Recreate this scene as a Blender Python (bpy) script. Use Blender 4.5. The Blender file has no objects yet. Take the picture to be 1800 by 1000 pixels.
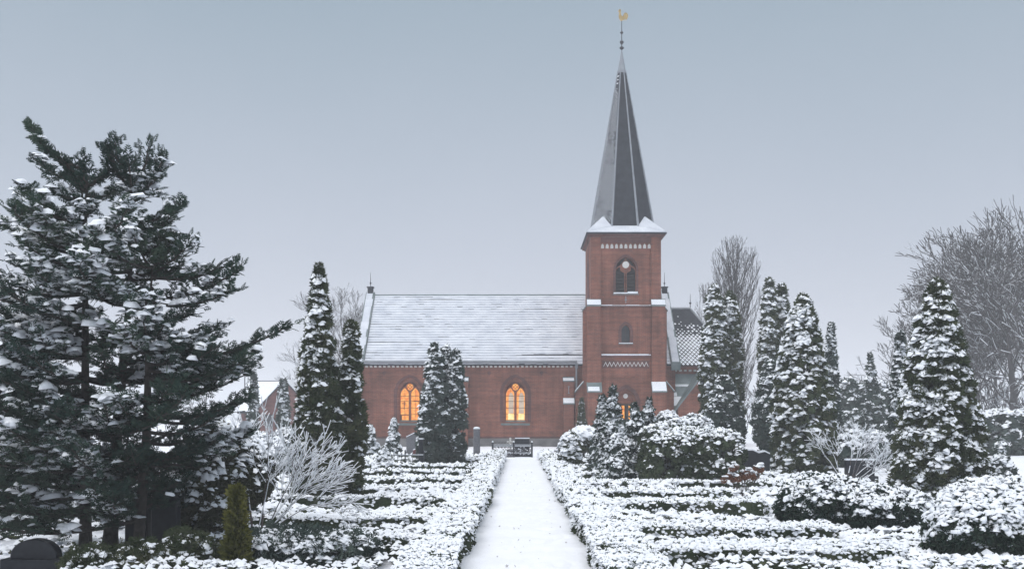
import bpy, math, random
import numpy as np
from mathutils import Vector

random.seed(11)
rng = np.random.default_rng(11)
S = bpy.context.scene
COL = S.collection
R = math.radians

# ------------------------------------------------------------------ camera
CAM_H = 1.8
cam = bpy.data.cameras.new('camera')
cam.lens = 35.0
cam.sensor_width = 36.0
cam.shift_x = -14.0 / 1800.0
cam.shift_y = 231.0 / 1800.0
cam.clip_start = 0.1
cam.clip_end = 3000.0
cam_ob = bpy.data.objects.new('camera', cam)
COL.objects.link(cam_ob)
cam_ob.location = (0, 0, CAM_H)
cam_ob.rotation_euler = (R(90), 0, 0)
S.camera = cam_ob

# ------------------------------------------------------------------ sky
SUN_ELEV, SUN_ROT = 76.0, -130.0          # soft light from high on the left, behind the viewer
w = bpy.data.worlds.new('World')
S.world = w
w.use_nodes = True
nt = w.node_tree
nt.nodes.clear()
out = nt.nodes.new('ShaderNodeOutputWorld')
bg = nt.nodes.new('ShaderNodeBackground')
sky = nt.nodes.new('ShaderNodeTexSky')
sky.sky_type = 'NISHITA'
sky.sun_disc = False
sky.sun_elevation = R(SUN_ELEV)
sky.sun_rotation = R(SUN_ROT)
sky.dust_density = 4.0
sky.air_density = 1.0
bg.inputs['Strength'].default_value = 0.1
# an overcast layer lies over most of the clear sky
tc = nt.nodes.new('ShaderNodeTexCoord')
sep = nt.nodes.new('ShaderNodeSeparateXYZ')
ramp = nt.nodes.new('ShaderNodeValToRGB')
nz = nt.nodes.new('ShaderNodeTexNoise')
nz.inputs['Scale'].default_value = 2.2
nz.inputs['Detail'].default_value = 3.0
ma = nt.nodes.new('ShaderNodeMath'); ma.operation = 'MULTIPLY_ADD'
ma.inputs[1].default_value = 0.10
nt.links.new(tc.outputs['Generated'], sep.inputs[0])
nt.links.new(tc.outputs['Generated'], nz.inputs['Vector'])
nt.links.new(nz.outputs['Fac'], ma.inputs[0])
nt.links.new(sep.outputs['Z'], ma.inputs[2])
nt.links.new(ma.outputs[0], ramp.inputs['Fac'])
cr = ramp.color_ramp
cr.elements[0].position = 0.04; cr.elements[0].color = (4.02, 4.12, 4.65, 1)
cr.elements[1].position = 1.0; cr.elements[1].color = (3.2, 3.6, 4.15, 1)
e = cr.elements.new(0.2); e.color = (3.2, 3.48, 4.06, 1)
e = cr.elements.new(0.45); e.color = (2.02, 2.56, 3.05, 1)
mix = nt.nodes.new('ShaderNodeMix'); mix.data_type = 'RGBA'
mix.inputs[0].default_value = 0.95
nt.links.new(sky.outputs[0], mix.inputs[6])
nt.links.new(ramp.outputs[0], mix.inputs[7])
nt.links.new(mix.outputs[2], bg.inputs['Color'])
nt.links.new(bg.outputs[0], out.inputs['Surface'])

# ------------------------------------------------------------------ sun (overcast: weak and very soft)
sl = bpy.data.lights.new('sun', 'SUN')
sl.energy = 1.5
sl.angle = R(60)
sl.color = (1.0, 0.98, 0.97)
so = bpy.data.objects.new('sun', sl)
COL.objects.link(so)
az = R(SUN_ROT)
sd = Vector((math.sin(az) * math.cos(R(SUN_ELEV)), math.cos(az) * math.cos(R(SUN_ELEV)), math.sin(R(SUN_ELEV))))
so.rotation_euler = sd.to_track_quat('Z', 'Y').to_euler()
so.location = (0, 0, 60)

# ------------------------------------------------------------------ exposure
S.view_settings.view_transform = 'Standard'
S.view_settings.look = 'None'
S.view_settings.exposure = 0.68
S.view_settings.gamma = 1.0
S.cycles.volume_bounces = 1
S.cycles.max_bounces = 6
S.cycles.diffuse_bounces = 3
S.cycles.use_denoising = True

HAZE = 0.0019

# ================================================================== helpers
F0 = 1750.0
def X(px, d): return (px - 914.0) * d / F0           # metres across at distance d
def Z(py, d): return CAM_H + (731.0 - py) * d / F0   # metres up at distance d
def D(py): return CAM_H * F0 / (py - 731.0)          # distance of a point on the ground

def empty(name, loc=(0, 0, 0), rz=0.0):
    o = bpy.data.objects.new(name, None)
    COL.objects.link(o)
    o.location = loc
    o.rotation_euler = (0, 0, rz)
    return o

def tag(o, label=None, cat=None, group=None, kind=None):
    if label: o['label'] = label
    if cat: o['category'] = cat
    if group: o['group'] = group
    if kind: o['kind'] = kind
    return o

class MB:
    """collects boxes, prisms, tubes; build() links them as one mesh object"""
    def __init__(s): s.v = []; s.f = []; s.m = []
    def add(s, vs, fs, m=0):
        b = len(s.v)
        s.v += [tuple(p) for p in vs]
        s.f += [tuple(b + i for i in f) for f in fs]
        s.m += [m] * len(fs)
        return s
    def box(s, x0, x1, y0, y1, z0, z1, m=0):
        return s.add([(x0, y0, z0), (x1, y0, z0), (x1, y1, z0), (x0, y1, z0), (x0, y0, z1), (x1, y0, z1), (x1, y1, z1), (x0, y1, z1)],
                     [(3, 2, 1, 0), (4, 5, 6, 7), (0, 1, 5, 4), (1, 2, 6, 5), (2, 3, 7, 6), (3, 0, 4, 7)], m)
    def hexa(s, p, m=0):   # eight corners, bottom four then top four
        return s.add(p, [(3, 2, 1, 0), (4, 5, 6, 7), (0, 1, 5, 4), (1, 2, 6, 5), (2, 3, 7, 6), (3, 0, 4, 7)], m)
    def prism(s, pts, y0, y1, m=0, axis='y'):
        """polygon in (x,z) counter-clockwise seen from -y, extruded y0..y1 ; axis 'x': polygon in (y,z) extruded along x"""
        n = len(pts)
        if axis == 'y':
            a = [(p[0], y0, p[1]) for p in pts]; b = [(p[0], y1, p[1]) for p in pts]
        elif axis == 'x':
            a = [(y0, p[0], p[1]) for p in pts]; b = [(y1, p[0], p[1]) for p in pts]
        else:
            a = [(p[0], p[1], y0) for p in pts]; b = [(p[0], p[1], y1) for p in pts]
        fs = [tuple(range(n)), tuple(range(2 * n - 1, n - 1, -1))]
        fs += [((i + 1) % n, i, n + i, n + (i + 1) % n) for i in range(n)]
        return s.add(a + b, fs, m)
    def tube(s, p0, p1, r0, r1, n=8, m=0, cap=True):
        p0 = Vector(p0); p1 = Vector(p1)
        a = (p1 - p0).normalized()
        t = Vector((0, 0, 1)) if abs(a.z) < 0.9 else Vector((1, 0, 0))
        u = a.cross(t).normalized(); w_ = a.cross(u)
        vs = []
        for p, r in ((p0, r0), (p1, r1)):
            for i in range(n):
                q = 2 * math.pi * i / n
                vs.append(p + u * (r * math.cos(q)) + w_ * (r * math.sin(q)))
        fs = [(i, (i + 1) % n, n + (i + 1) % n, n + i) for i in range(n)]
        if cap: fs += [tuple(range(n - 1, -1, -1)), tuple(range(n, 2 * n))]
        return s.add(vs, fs, m)
    def lathe(s, prof, c, n=10, m=0):
        vs = []; fs = []
        for (r, z) in prof:
            for i in range(n):
                q = 2 * math.pi * i / n
                vs.append((c[0] + r * math.cos(q), c[1] + r * math.sin(q), c[2] + z))
        for k in range(len(prof) - 1):
            for i in range(n):
                j = (i + 1) % n
                fs.append((k * n + i, k * n + j, (k + 1) * n + j, (k + 1) * n + i))
        fs += [tuple(range(n - 1, -1, -1)), tuple(range((len(prof) - 1) * n, len(prof) * n))]
        return s.add(vs, fs, m)
    def build(s, name, mats, parent=None, smooth=False, bevel=0.0):
        me = bpy.data.meshes.new(name)
        me.from_pydata(s.v, [], s.f)
        if not isinstance(mats, (list, tuple)): mats = [mats]
        for m in mats: me.materials.append(m)
        if len(mats) > 1: me.polygons.foreach_set('material_index', s.m)
        if smooth: me.polygons.foreach_set('use_smooth', [True] * len(me.polygons))
        me.validate(); me.update()
        import bmesh
        bm = bmesh.new(); bm.from_mesh(me)
        bmesh.ops.recalc_face_normals(bm, faces=bm.faces)
        if bevel > 0:
            bmesh.ops.bevel(bm, geom=bm.edges[:], offset=bevel, segments=1, affect='EDGES', clamp_overlap=True)
        bm.to_mesh(me); bm.free()
        o = bpy.data.objects.new(name, me)
        COL.objects.link(o)
        if parent:
            if 'snow' in name: o['kind'] = 'stuff'
            o.parent = parent
            o.matrix_parent_inverse = parent_inv(parent)
        return o

def parent_inv(p):
    from mathutils import Matrix
    m = Matrix.Translation(p.location) @ p.rotation_euler.to_matrix().to_4x4()
    if p.parent:
        m = p.matrix_parent_inverse @ m
        m = (Matrix.Translation(p.parent.location) @ p.parent.rotation_euler.to_matrix().to_4x4()) @ m
    return m.inverted()

def np_mesh(name, chunks, mats, parent=None, smooth=True):
    """chunks: list of (V (n,3), F (k,3), material index)"""
    chunks = [c for c in chunks if c is not None and len(c[0])]
    V = np.concatenate([c[0] for c in chunks]).astype(np.float32)
    off = 0; Fs = []; Ms = []
    for c in chunks:
        Fs.append(c[1] + off); off += len(c[0]); Ms.append(np.full(len(c[1]), c[2], np.int32))
    F = np.concatenate(Fs).astype(np.int32); M = np.concatenate(Ms)
    me = bpy.data.meshes.new(name)
    me.vertices.add(len(V)); me.vertices.foreach_set('co', V.ravel())
    me.loops.add(F.size); me.loops.foreach_set('vertex_index', F.ravel())
    me.polygons.add(len(F))
    me.polygons.foreach_set('loop_start', np.arange(0, F.size, 3, dtype=np.int32))
    if not isinstance(mats, (list, tuple)): mats = [mats]
    for m in mats: me.materials.append(m)
    me.polygons.foreach_set('material_index', M)
    me.polygons.foreach_set('use_smooth', np.full(len(F), smooth, bool))
    me.update(calc_edges=True)
    o = bpy.data.objects.new(name, me)
    COL.objects.link(o)
    if parent:
        if name in ('snow', 'clinging_snow', 'crown', 'foliage', 'twigs', 'branches', 'flower_heads'): o['kind'] = 'stuff'
        o.parent = parent
        o.matrix_parent_inverse = parent_inv(parent)
    return o

# ================================================================== materials
def mat(name):
    m = bpy.data.materials.new(name); m.use_nodes = True
    n = m.node_tree; b = n.nodes['Principled BSDF']
    return m, n, b

def simple(name, c1, c2, scale=4.0, rough=0.8, bump=0.0, bscale=30.0, spec=0.3, detail=4.0):
    m, n, b = mat(name)
    geo = n.nodes.new('ShaderNodeNewGeometry')
    t = n.nodes.new('ShaderNodeTexNoise'); t.inputs['Scale'].default_value = scale; t.inputs['Detail'].default_value = detail
    r = n.nodes.new('ShaderNodeValToRGB')
    r.color_ramp.elements[0].position = 0.3; r.color_ramp.elements[0].color = (*c1, 1)
    r.color_ramp.elements[1].position = 0.7; r.color_ramp.elements[1].color = (*c2, 1)
    n.links.new(geo.outputs['Position'], t.inputs['Vector'])
    n.links.new(t.outputs['Fac'], r.inputs['Fac'])
    n.links.new(r.outputs['Color'], b.inputs['Base Color'])
    b.inputs['Roughness'].default_value = rough
    b.inputs['Specular IOR Level'].default_value = spec
    if bump > 0:
        t2 = n.nodes.new('ShaderNodeTexNoise'); t2.inputs['Scale'].default_value = bscale; t2.inputs['Detail'].default_value = 4
        bp = n.nodes.new('ShaderNodeBump'); bp.inputs['Strength'].default_value = bump; bp.inputs['Distance'].default_value = 0.02
        n.links.new(geo.outputs['Position'], t2.inputs['Vector'])
        n.links.new(t2.outputs['Fac'], bp.inputs['Height'])
        n.links.new(bp.outputs['Normal'], b.inputs['Normal'])
    return m

def brick_mat(name, c1, c2, mortar):
    m, n, b = mat(name)
    geo = n.nodes.new('ShaderNodeNewGeometry')
    sp = n.nodes.new('ShaderNodeSeparateXYZ'); n.links.new(geo.outputs['Position'], sp.inputs[0])
    ad = n.nodes.new('ShaderNodeMath'); ad.operation = 'ADD'
    n.links.new(sp.outputs['X'], ad.inputs[0]); n.links.new(sp.outputs['Y'], ad.inputs[1])
    cb = n.nodes.new('ShaderNodeCombineXYZ')
    n.links.new(ad.outputs[0], cb.inputs['X']); n.links.new(sp.outputs['Z'], cb.inputs['Y'])
    bt = n.nodes.new('ShaderNodeTexBrick')
    bt.inputs['Scale'].default_value = 1.0
    bt.inputs['Brick Width'].default_value = 0.24
    bt.inputs['Row Height'].default_value = 0.075
    bt.inputs['Mortar Size'].default_value = 0.008
    bt.inputs['Bias'].default_value = 0.0
    bt.inputs['Color1'].default_value = (*c1, 1); bt.inputs['Color2'].default_value = (*c2, 1); bt.inputs['Mortar'].default_value = (*mortar, 1)
    n.links.new(cb.outputs[0], bt.inputs['Vector'])
    # broad stains and darker courses
    t = n.nodes.new('ShaderNodeTexNoise'); t.inputs['Scale'].default_value = 0.7; t.inputs['Detail'].default_value = 5; t.inputs['Roughness'].default_value = 0.65
    n.links.new(geo.outputs['Position'], t.inputs['Vector'])
    mp = n.nodes.new('ShaderNodeMapping'); mp.inputs['Scale'].default_value = (0.35, 6.0, 1)
    t3 = n.nodes.new('ShaderNodeTexNoise'); t3.inputs['Scale'].default_value = 1.0; t3.inputs['Detail'].default_value = 4
    n.links.new(cb.outputs[0], mp.inputs['Vector']); n.links.new(mp.outputs[0], t3.inputs['Vector'])
    r = n.nodes.new('ShaderNodeMapRange'); r.inputs['From Min'].default_value = 0.3; r.inputs['From Max'].default_value = 0.7
    r.inputs['To Min'].default_value = 0.62; r.inputs['To Max'].default_value = 1.28
    n.links.new(t.outputs['Fac'], r.inputs['Value'])
    r3 = n.nodes.new('ShaderNodeMapRange'); r3.inputs['From Min'].default_value = 0.3; r3.inputs['From Max'].default_value = 0.7
    r3.inputs['To Min'].default_value = 0.78; r3.inputs['To Max'].default_value = 1.15
    n.links.new(t3.outputs['Fac'], r3.inputs['Value'])
    mp4 = n.nodes.new('ShaderNodeMapping'); mp4.inputs['Scale'].default_value = (3.0, 0.3, 1)        # damp streaks running down
    t4 = n.nodes.new('ShaderNodeTexNoise'); t4.inputs['Scale'].default_value = 1.0; t4.inputs['Detail'].default_value = 5
    n.links.new(cb.outputs[0], mp4.inputs['Vector']); n.links.new(mp4.outputs[0], t4.inputs['Vector'])
    r4 = n.nodes.new('ShaderNodeMapRange'); r4.inputs['From Min'].default_value = 0.35; r4.inputs['From Max'].default_value = 0.65
    r4.inputs['To Min'].default_value = 0.8; r4.inputs['To Max'].default_value = 1.1
    n.links.new(t4.outputs['Fac'], r4.inputs['Value'])
    mu0 = n.nodes.new('ShaderNodeMath'); mu0.operation = 'MULTIPLY'
    n.links.new(r.outputs[0], mu0.inputs[0]); n.links.new(r4.outputs[0], mu0.inputs[1])
    mu = n.nodes.new('ShaderNodeMath'); mu.operation = 'MULTIPLY'
    n.links.new(mu0.outputs[0], mu.inputs[0]); n.links.new(r3.outputs[0], mu.inputs[1])
    mx = n.nodes.new('ShaderNodeVectorMath'); mx.operation = 'SCALE'
    n.links.new(bt.outputs['Color'], mx.inputs[0]); n.links.new(mu.outputs[0], mx.inputs['Scale'])
    n.links.new(mx.outputs[0], b.inputs['Base Color'])
    bp = n.nodes.new('ShaderNodeBump'); bp.inputs['Strength'].default_value = 0.5; bp.inputs['Distance'].default_value = 0.01; bp.invert = True
    n.links.new(bt.outputs['Fac'], bp.inputs['Height']); n.links.new(bp.outputs[0], b.inputs['Normal'])
    b.inputs['Roughness'].default_value = 0.9; b.inputs['Specular IOR Level'].default_value = 0.2
    return m

def leaf_mat(name, c1, c2, c3, scale=1.6):
    m, n, b = mat(name)
    geo = n.nodes.new('ShaderNodeNewGeometry')
    t = n.nodes.new('ShaderNodeTexNoise'); t.inputs['Scale'].default_value = scale; t.inputs['Detail'].default_value = 5
    r = n.nodes.new('ShaderNodeValToRGB')
    r.color_ramp.elements[0].position = 0.3; r.color_ramp.elements[0].color = (*c1, 1)
    r.color_ramp.elements[1].position = 0.72; r.color_ramp.elements[1].color = (*c3, 1)
    e = r.color_ramp.elements.new(0.5); e.color = (*c2, 1)
    n.links.new(geo.outputs['Position'], t.inputs['Vector'])
    mr = n.nodes.new('ShaderNodeMath'); mr.operation = 'MULTIPLY_ADD'; mr.inputs[1].default_value = 0.3; 
    n.links.new(geo.outputs['Random Per Island'], mr.inputs[0]); 
    sb = n.nodes.new('ShaderNodeMath'); sb.operation = 'SUBTRACT'; sb.inputs[1].default_value = 0.15
    n.links.new(t.outputs['Fac'], sb.inputs[0]); n.links.new(sb.outputs[0], mr.inputs[2])
    n.links.new(mr.outputs[0], r.inputs['Fac'])
    n.links.new(r.outputs['Color'], b.inputs['Base Color'])
    b.inputs['Roughness'].default_value = 0.85; b.inputs['Specular IOR Level'].default_value = 0.04
    return m

def emit_mat(name, c1, c2, strength, scale=3.0):
    m, n, b = mat(name)
    geo = n.nodes.new('ShaderNodeNewGeometry')
    t = n.nodes.new('ShaderNodeTexNoise'); t.inputs['Scale'].default_value = scale; t.inputs['Detail'].default_value = 2
    r = n.nodes.new('ShaderNodeValToRGB')
    r.color_ramp.elements[0].position = 0.35; r.color_ramp.elements[0].color = (*c1, 1)
    r.color_ramp.elements[1].position = 0.65; r.color_ramp.elements[1].color = (*c2, 1)
    n.links.new(geo.outputs['Position'], t.inputs['Vector']); n.links.new(t.outputs['Fac'], r.inputs['Fac'])
    n.links.new(r.outputs['Color'], b.inputs['Emission Color'])
    b.inputs['Emission Strength'].default_value = strength
    b.inputs['Base Color'].default_value = (0.1, 0.06, 0.03, 1)
    b.inputs['Roughness'].default_value = 0.2
    return m

M = {}
M['snow'] = simple('snow', (0.83, 0.86, 0.91), (0.90, 0.92, 0.95), 3.0, 0.65, 0.25, 55.0, 0.25)
M['snow_ground'] = simple('snow_ground', (0.84, 0.86, 0.91), (0.90, 0.91, 0.945), 0.9, 0.65, 0.5, 9.0, 0.2)
M['snow_path'] = simple('snow_path', (0.83, 0.842, 0.88), (0.89, 0.9, 0.93), 1.6, 0.65, 0.45, 14.0, 0.2)
M['snow_thin'] = simple('snow_thin', (0.56, 0.59, 0.65), (0.74, 0.765, 0.81), 1.3, 0.7, 0.2, 40, 0.2, 6.0)
M['brick'] = brick_mat('brick', (0.305, 0.098, 0.058), (0.225, 0.075, 0.047), (0.25, 0.17, 0.14))
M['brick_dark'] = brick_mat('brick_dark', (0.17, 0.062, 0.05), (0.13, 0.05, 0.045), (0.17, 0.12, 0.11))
M['house_brick'] = brick_mat('house_brick', (0.22, 0.085, 0.075), (0.17, 0.068, 0.06), (0.22, 0.14, 0.13))
M['stone'] = simple('stone', (0.14, 0.135, 0.135), (0.24, 0.23, 0.225), 2.0, 0.9, 0.4, 14)
M['white_plaster'] = simple('white_plaster', (0.62, 0.60, 0.57), (0.76, 0.74, 0.71), 3.0, 0.9)
M['slate'] = simple('slate', (0.018, 0.021, 0.029), (0.036, 0.041, 0.052), 2.5, 0.7, 0.3, 20, 0.2)
M['slate_green'] = simple('slate_green', (0.10, 0.14, 0.14), (0.20, 0.24, 0.245), 1.6, 0.6, 0.2, 20, 0.4)
M['lead'] = simple('lead', (0.22, 0.235, 0.26), (0.33, 0.35, 0.38), 2.0, 0.5, 0.1, 20, 0.5)
M['iron'] = simple('iron', (0.02, 0.022, 0.027), (0.04, 0.042, 0.05), 5.0, 0.55, 0, 20, 0.4)
M['dark_wood'] = simple('dark_wood', (0.025, 0.02, 0.02), (0.05, 0.04, 0.036), 6.0, 0.7)
M['louvre'] = simple('louvre', (0.035, 0.03, 0.032), (0.06, 0.05, 0.05), 6.0, 0.7)
M['gold'] = simple('gold', (0.50, 0.33, 0.12), (0.72, 0.52, 0.24), 8.0, 0.35, 0, 20, 0.6)
M['gold'].node_tree.nodes['Principled BSDF'].inputs['Metallic'].default_value = 0.6
M['black_granite'] = simple('black_granite', (0.008, 0.010, 0.015), (0.022, 0.025, 0.032), 12.0, 0.35, 0, 20, 0.25)
M['grey_granite'] = simple('grey_granite', (0.09, 0.09, 0.10), (0.17, 0.17, 0.185), 25.0, 0.6, 0.2, 60)
M['red_granite'] = simple('red_granite', (0.12, 0.035, 0.038), (0.20, 0.06, 0.06), 25.0, 0.4, 0, 60)
M['bark'] = simple('bark', (0.030, 0.026, 0.024), (0.066, 0.056, 0.050), 14.0, 0.95, 0.8, 40)
M['bark_grey'] = simple('bark_grey', (0.045, 0.039, 0.040), (0.08, 0.07, 0.07), 6.0, 0.95, 0.3, 30)
M['twig'] = simple('twig', (0.07, 0.055, 0.055), (0.12, 0.095, 0.09), 9.0, 0.9)
M['thuja'] = leaf_mat('thuja', (0.040, 0.055, 0.030), (0.060, 0.078, 0.041), (0.098, 0.106, 0.056))
M['thuja_blue'] = leaf_mat('thuja_blue', (0.044, 0.064, 0.056), (0.068, 0.092, 0.080), (0.104, 0.130, 0.112))
M['conifer_dark'] = leaf_mat('conifer_dark', (0.019, 0.036, 0.031), (0.032, 0.055, 0.043), (0.055, 0.080, 0.054), 1.1)
M['box_leaf'] = leaf_mat('box_leaf', (0.042, 0.058, 0.034), (0.066, 0.086, 0.050), (0.10, 0.116, 0.070))
M['gold_leaf'] = leaf_mat('gold_leaf', (0.055, 0.062, 0.016), (0.10, 0.105, 0.026), (0.18, 0.17, 0.045))
M['fern_leaf'] = leaf_mat('fern_leaf', (0.045, 0.06, 0.032), (0.07, 0.085, 0.045), (0.12, 0.118, 0.07))
M['brown_leaf'] = leaf_mat('brown_leaf', (0.042, 0.045, 0.028), (0.062, 0.068, 0.04), (0.095, 0.09, 0.055))
M['dead_flower'] = leaf_mat('dead_flower', (0.14, 0.055, 0.035), (0.22, 0.10, 0.06), (0.30, 0.16, 0.10))
M['dead_leaf'] = simple('dead_leaf', (0.10, 0.065, 0.05), (0.17, 0.12, 0.09), 30.0, 0.9)
M['lit_glass'] = emit_mat('lit_glass', (0.74, 0.17, 0.012), (1.0, 0.46, 0.09), 0.72, 5.0)
M['bright_glass'] = emit_mat('bright_glass', (1.0, 0.66, 0.22), (1.0, 0.80, 0.42), 0.75, 4.0)
M['pale_glass'] = emit_mat('pale_glass', (0.50, 0.42, 0.36), (0.66, 0.56, 0.46), 0.55, 4.0)
M['dark_glass'] = simple('dark_glass', (0.03, 0.032, 0.04), (0.05, 0.052, 0.06), 3.0, 0.2, 0, 10, 0.5)

# ================================================================== foliage tools
def norm(a): return a / np.maximum(np.linalg.norm(a, axis=-1, keepdims=True), 1e-9)

_nw = np.random.default_rng(5)
_ND = _nw.normal(size=(3, 7, 3)); _NP = _nw.uniform(0, 6.28, size=(3, 7))
def noise(P, f=1.0):
    """cheap smooth noise, about -1..1"""
    s = 0
    for o in range(3):
        d = _ND[o] * f * (1.9 ** o)
        s = s + np.sin(P @ d.T + _NP[o]).sum(-1) / 7 * (0.6 ** o)
    return s * 1.3

def inst(P, A, scale, T, F, roll=None, Uhint=None, jitter=0.0):
    """place template T (local x across, y along axis A, z normal) at points P"""
    n = len(P)
    if n == 0: return None
    A = norm(A)
    h = rng.normal(size=(n, 3)) if Uhint is None else Uhint
    U = norm(np.cross(A, h)); W = np.cross(U, A)
    if np.ndim(scale) == 1: scale = np.stack([scale] * 3, 1)
    t = T[None]
    if jitter > 0: t = t + rng.normal(size=(n, len(T), 3)) * jitter
    L = t * scale[:, None, :]
    V = P[:, None, :] + L[..., 0:1] * U[:, None] + L[..., 1:2] * A[:, None] + L[..., 2:3] * W[:, None]
    Fa = (F[None] + (np.arange(n) * len(T))[:, None, None]).reshape(-1, 3)
    return V.reshape(-1, 3), Fa

def fan_template(k=6, spread=65, wid=0.13, arch=0.15):
    V = []; F = []
    for i in range(k):
        a = R(-spread + 2 * spread * i / (k - 1)); L = 1.0 - 0.35 * abs(a) / R(spread)
        dx, dy = math.sin(a), math.cos(a); b = len(V)
        z = arch * (1 if i % 2 else -1)
        V += [(0, 0, 0), (dx * L * .55 - dy * wid, dy * L * .55 + dx * wid, z * .6), (dx * L, dy * L, z), (dx * L * .55 + dy * wid, dy * L * .55 - dx * wid, z * .6)]
        F += [(b, b + 3, b + 2), (b, b + 2, b + 1)]
    return np.array(V, float), np.array(F)
def frond_template(k=5, wid=0.10):
    """flat conifer branchlet: an axis with side leaflets on both sides"""
    V = []; F = []
    for i in range(k):
        y = i / k
        for s in (-1, 1):
            L = 0.62 * (1 - 0.75 * y); b = len(V)
            tx, ty = s * L, y + L * 0.75
            V += [(0, y, 0), (tx * .5 + .0, y + L * .30 - wid * .7, 0.02), (tx, ty, -0.06), (tx * .5 - s * wid * .6, y + L * .42 + wid, 0.03)]
            F += [(b, b + 1, b + 2), (b, b + 2, b + 3)]
    b = len(V)
    V += [(-.05, .5, 0), (.05, .5, 0), (0, 1.25, -.03)]; F += [(b, b + 1, b + 2)]
    return np.array(V, float), np.array(F)
def rosette_template(k=5):
    V = []; F = []
    for i in range(k):
        a = 6.283 * i / k; dx, dz = math.cos(a), math.sin(a); b = len(V)
        V += [(0, 0, 0), (dx * .5 - dz * .18, .35, dz * .5 + dx * .18), (dx * 1.0, .28, dz * 1.0), (dx * .5 + dz * .18, .35, dz * .5 - dx * .18)]
        F += [(b, b + 1, b + 2), (b, b + 2, b + 3)]
    return np.array(V, float), np.array(F)
def dome_template():
    V = [(0, 1.0, 0)]; F = []
    for (r, y, o) in ((0.68, 0.78, 0), (1.0, 0.12, 0.5)):
        for i in range(6):
            a = 6.283 * (i + o) / 6
            V.append((r * math.cos(a), y, r * math.sin(a)))
    for i in range(6):
        j = (i + 1) % 6
        F += [(0, 1 + j, 1 + i), (1 + i, 1 + j, 7 + i), (1 + j, 7 + j, 7 + i)]
    return np.array(V, float), np.array(F)
def dome_small():
    V = [(0, 1.0, 0)]; F = []
    for i in range(6):
        a = 6.283 * i / 6; V.append((math.cos(a), -0.05, math.sin(a)))
    for i in range(6):
        F += [(0, 1 + (i + 1) % 6, 1 + i)]
    return np.array(V, float), np.array(F)
FAN = fan_template(); FROND = frond_template(4, .09); ROS = rosette_template(); DOME = dome_template(); DOME_S = dome_small()
FAN3 = fan_template(4, 55, 0.2, 0.12)

def ico():
    t = (1 + 5 ** .5) / 2
    V = norm(np.array([(-1, t, 0), (1, t, 0), (-1, -t, 0), (1, -t, 0), (0, -1, t), (0, 1, t), (0, -1, -t), (0, 1, -t), (t, 0, -1), (t, 0, 1), (-t, 0, -1), (-t, 0, 1)], float))
    F = np.array([(0, 11, 5), (0, 5, 1), (0, 1, 7), (0, 7, 10), (0, 10, 11), (1, 5, 9), (5, 11, 4), (11, 10, 2), (10, 7, 6), (7, 1, 8), (3, 9, 4), (3, 4, 2), (3, 2, 6), (3, 6, 8), (3, 8, 9), (4, 9, 5), (2, 4, 11), (6, 2, 10), (8, 6, 7), (9, 8, 1)])
    return V, F
ICO = ico()

UP = np.array([0, 0, 1.0])
def leaf_chunk(P, N, size, tpl=FAN, up=0.5, m=0, rand=0.45):
    A = norm(N) + UP * up + rng.normal(size=P.shape) * rand
    size = np.broadcast_to(np.asarray(size, float), (len(P),))
    s = size * rng.uniform(0.7, 1.35, len(P))
    r = inst(P - norm(N) * size[:, None] * 0.25, A, s, tpl[0], tpl[1])
    return (r[0], r[1], m) if r else None

def snow_chunk(P, N, size, flat=0.5, tpl=DOME, m=0, long=1.5, along=None):
    n = len(P)
    if n == 0: return None
    A = norm(norm(N) * 0.7 + UP * 0.8 + rng.normal(size=P.shape) * 0.22)
    s = 0.75 * size * np.clip(np.exp(rng.normal(size=n) * 0.3), .45, 1.7)
    l = rng.uniform(1.0, long, n)
    sc = np.stack([s, s * (flat + .28) * rng.uniform(.7, 1.3, n), s * l], 1)
    H = rng.normal(size=(n, 3)) if along is None else along
    # local z runs along W = U x A ; aim it outward
    if along is not None:
        H = along
        U = norm(np.cross(A, H))
    r = inst(P, A, sc, tpl[0], tpl[1], Uhint=H, jitter=0.14)
    return (r[0], r[1], m)

def dirs(n):
    return norm(rng.normal(size=(n, 3)))

def lump_points(C, Rr, per, bias):
    """points and normals on the outer side of each lump; bias: direction each lump faces"""
    n = len(C)
    d = dirs(n * per).reshape(n, per, 3)
    d = norm(d + bias[:, None, :] * 0.75)
    P = C[:, None] + d * Rr[:, None, None] * rng.uniform(0.85, 1.1, (n, per, 1)) * np.array([1, 1, 1.15])
    return P.reshape(-1, 3), d.reshape(-1, 3), np.repeat(np.arange(n), per)

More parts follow.
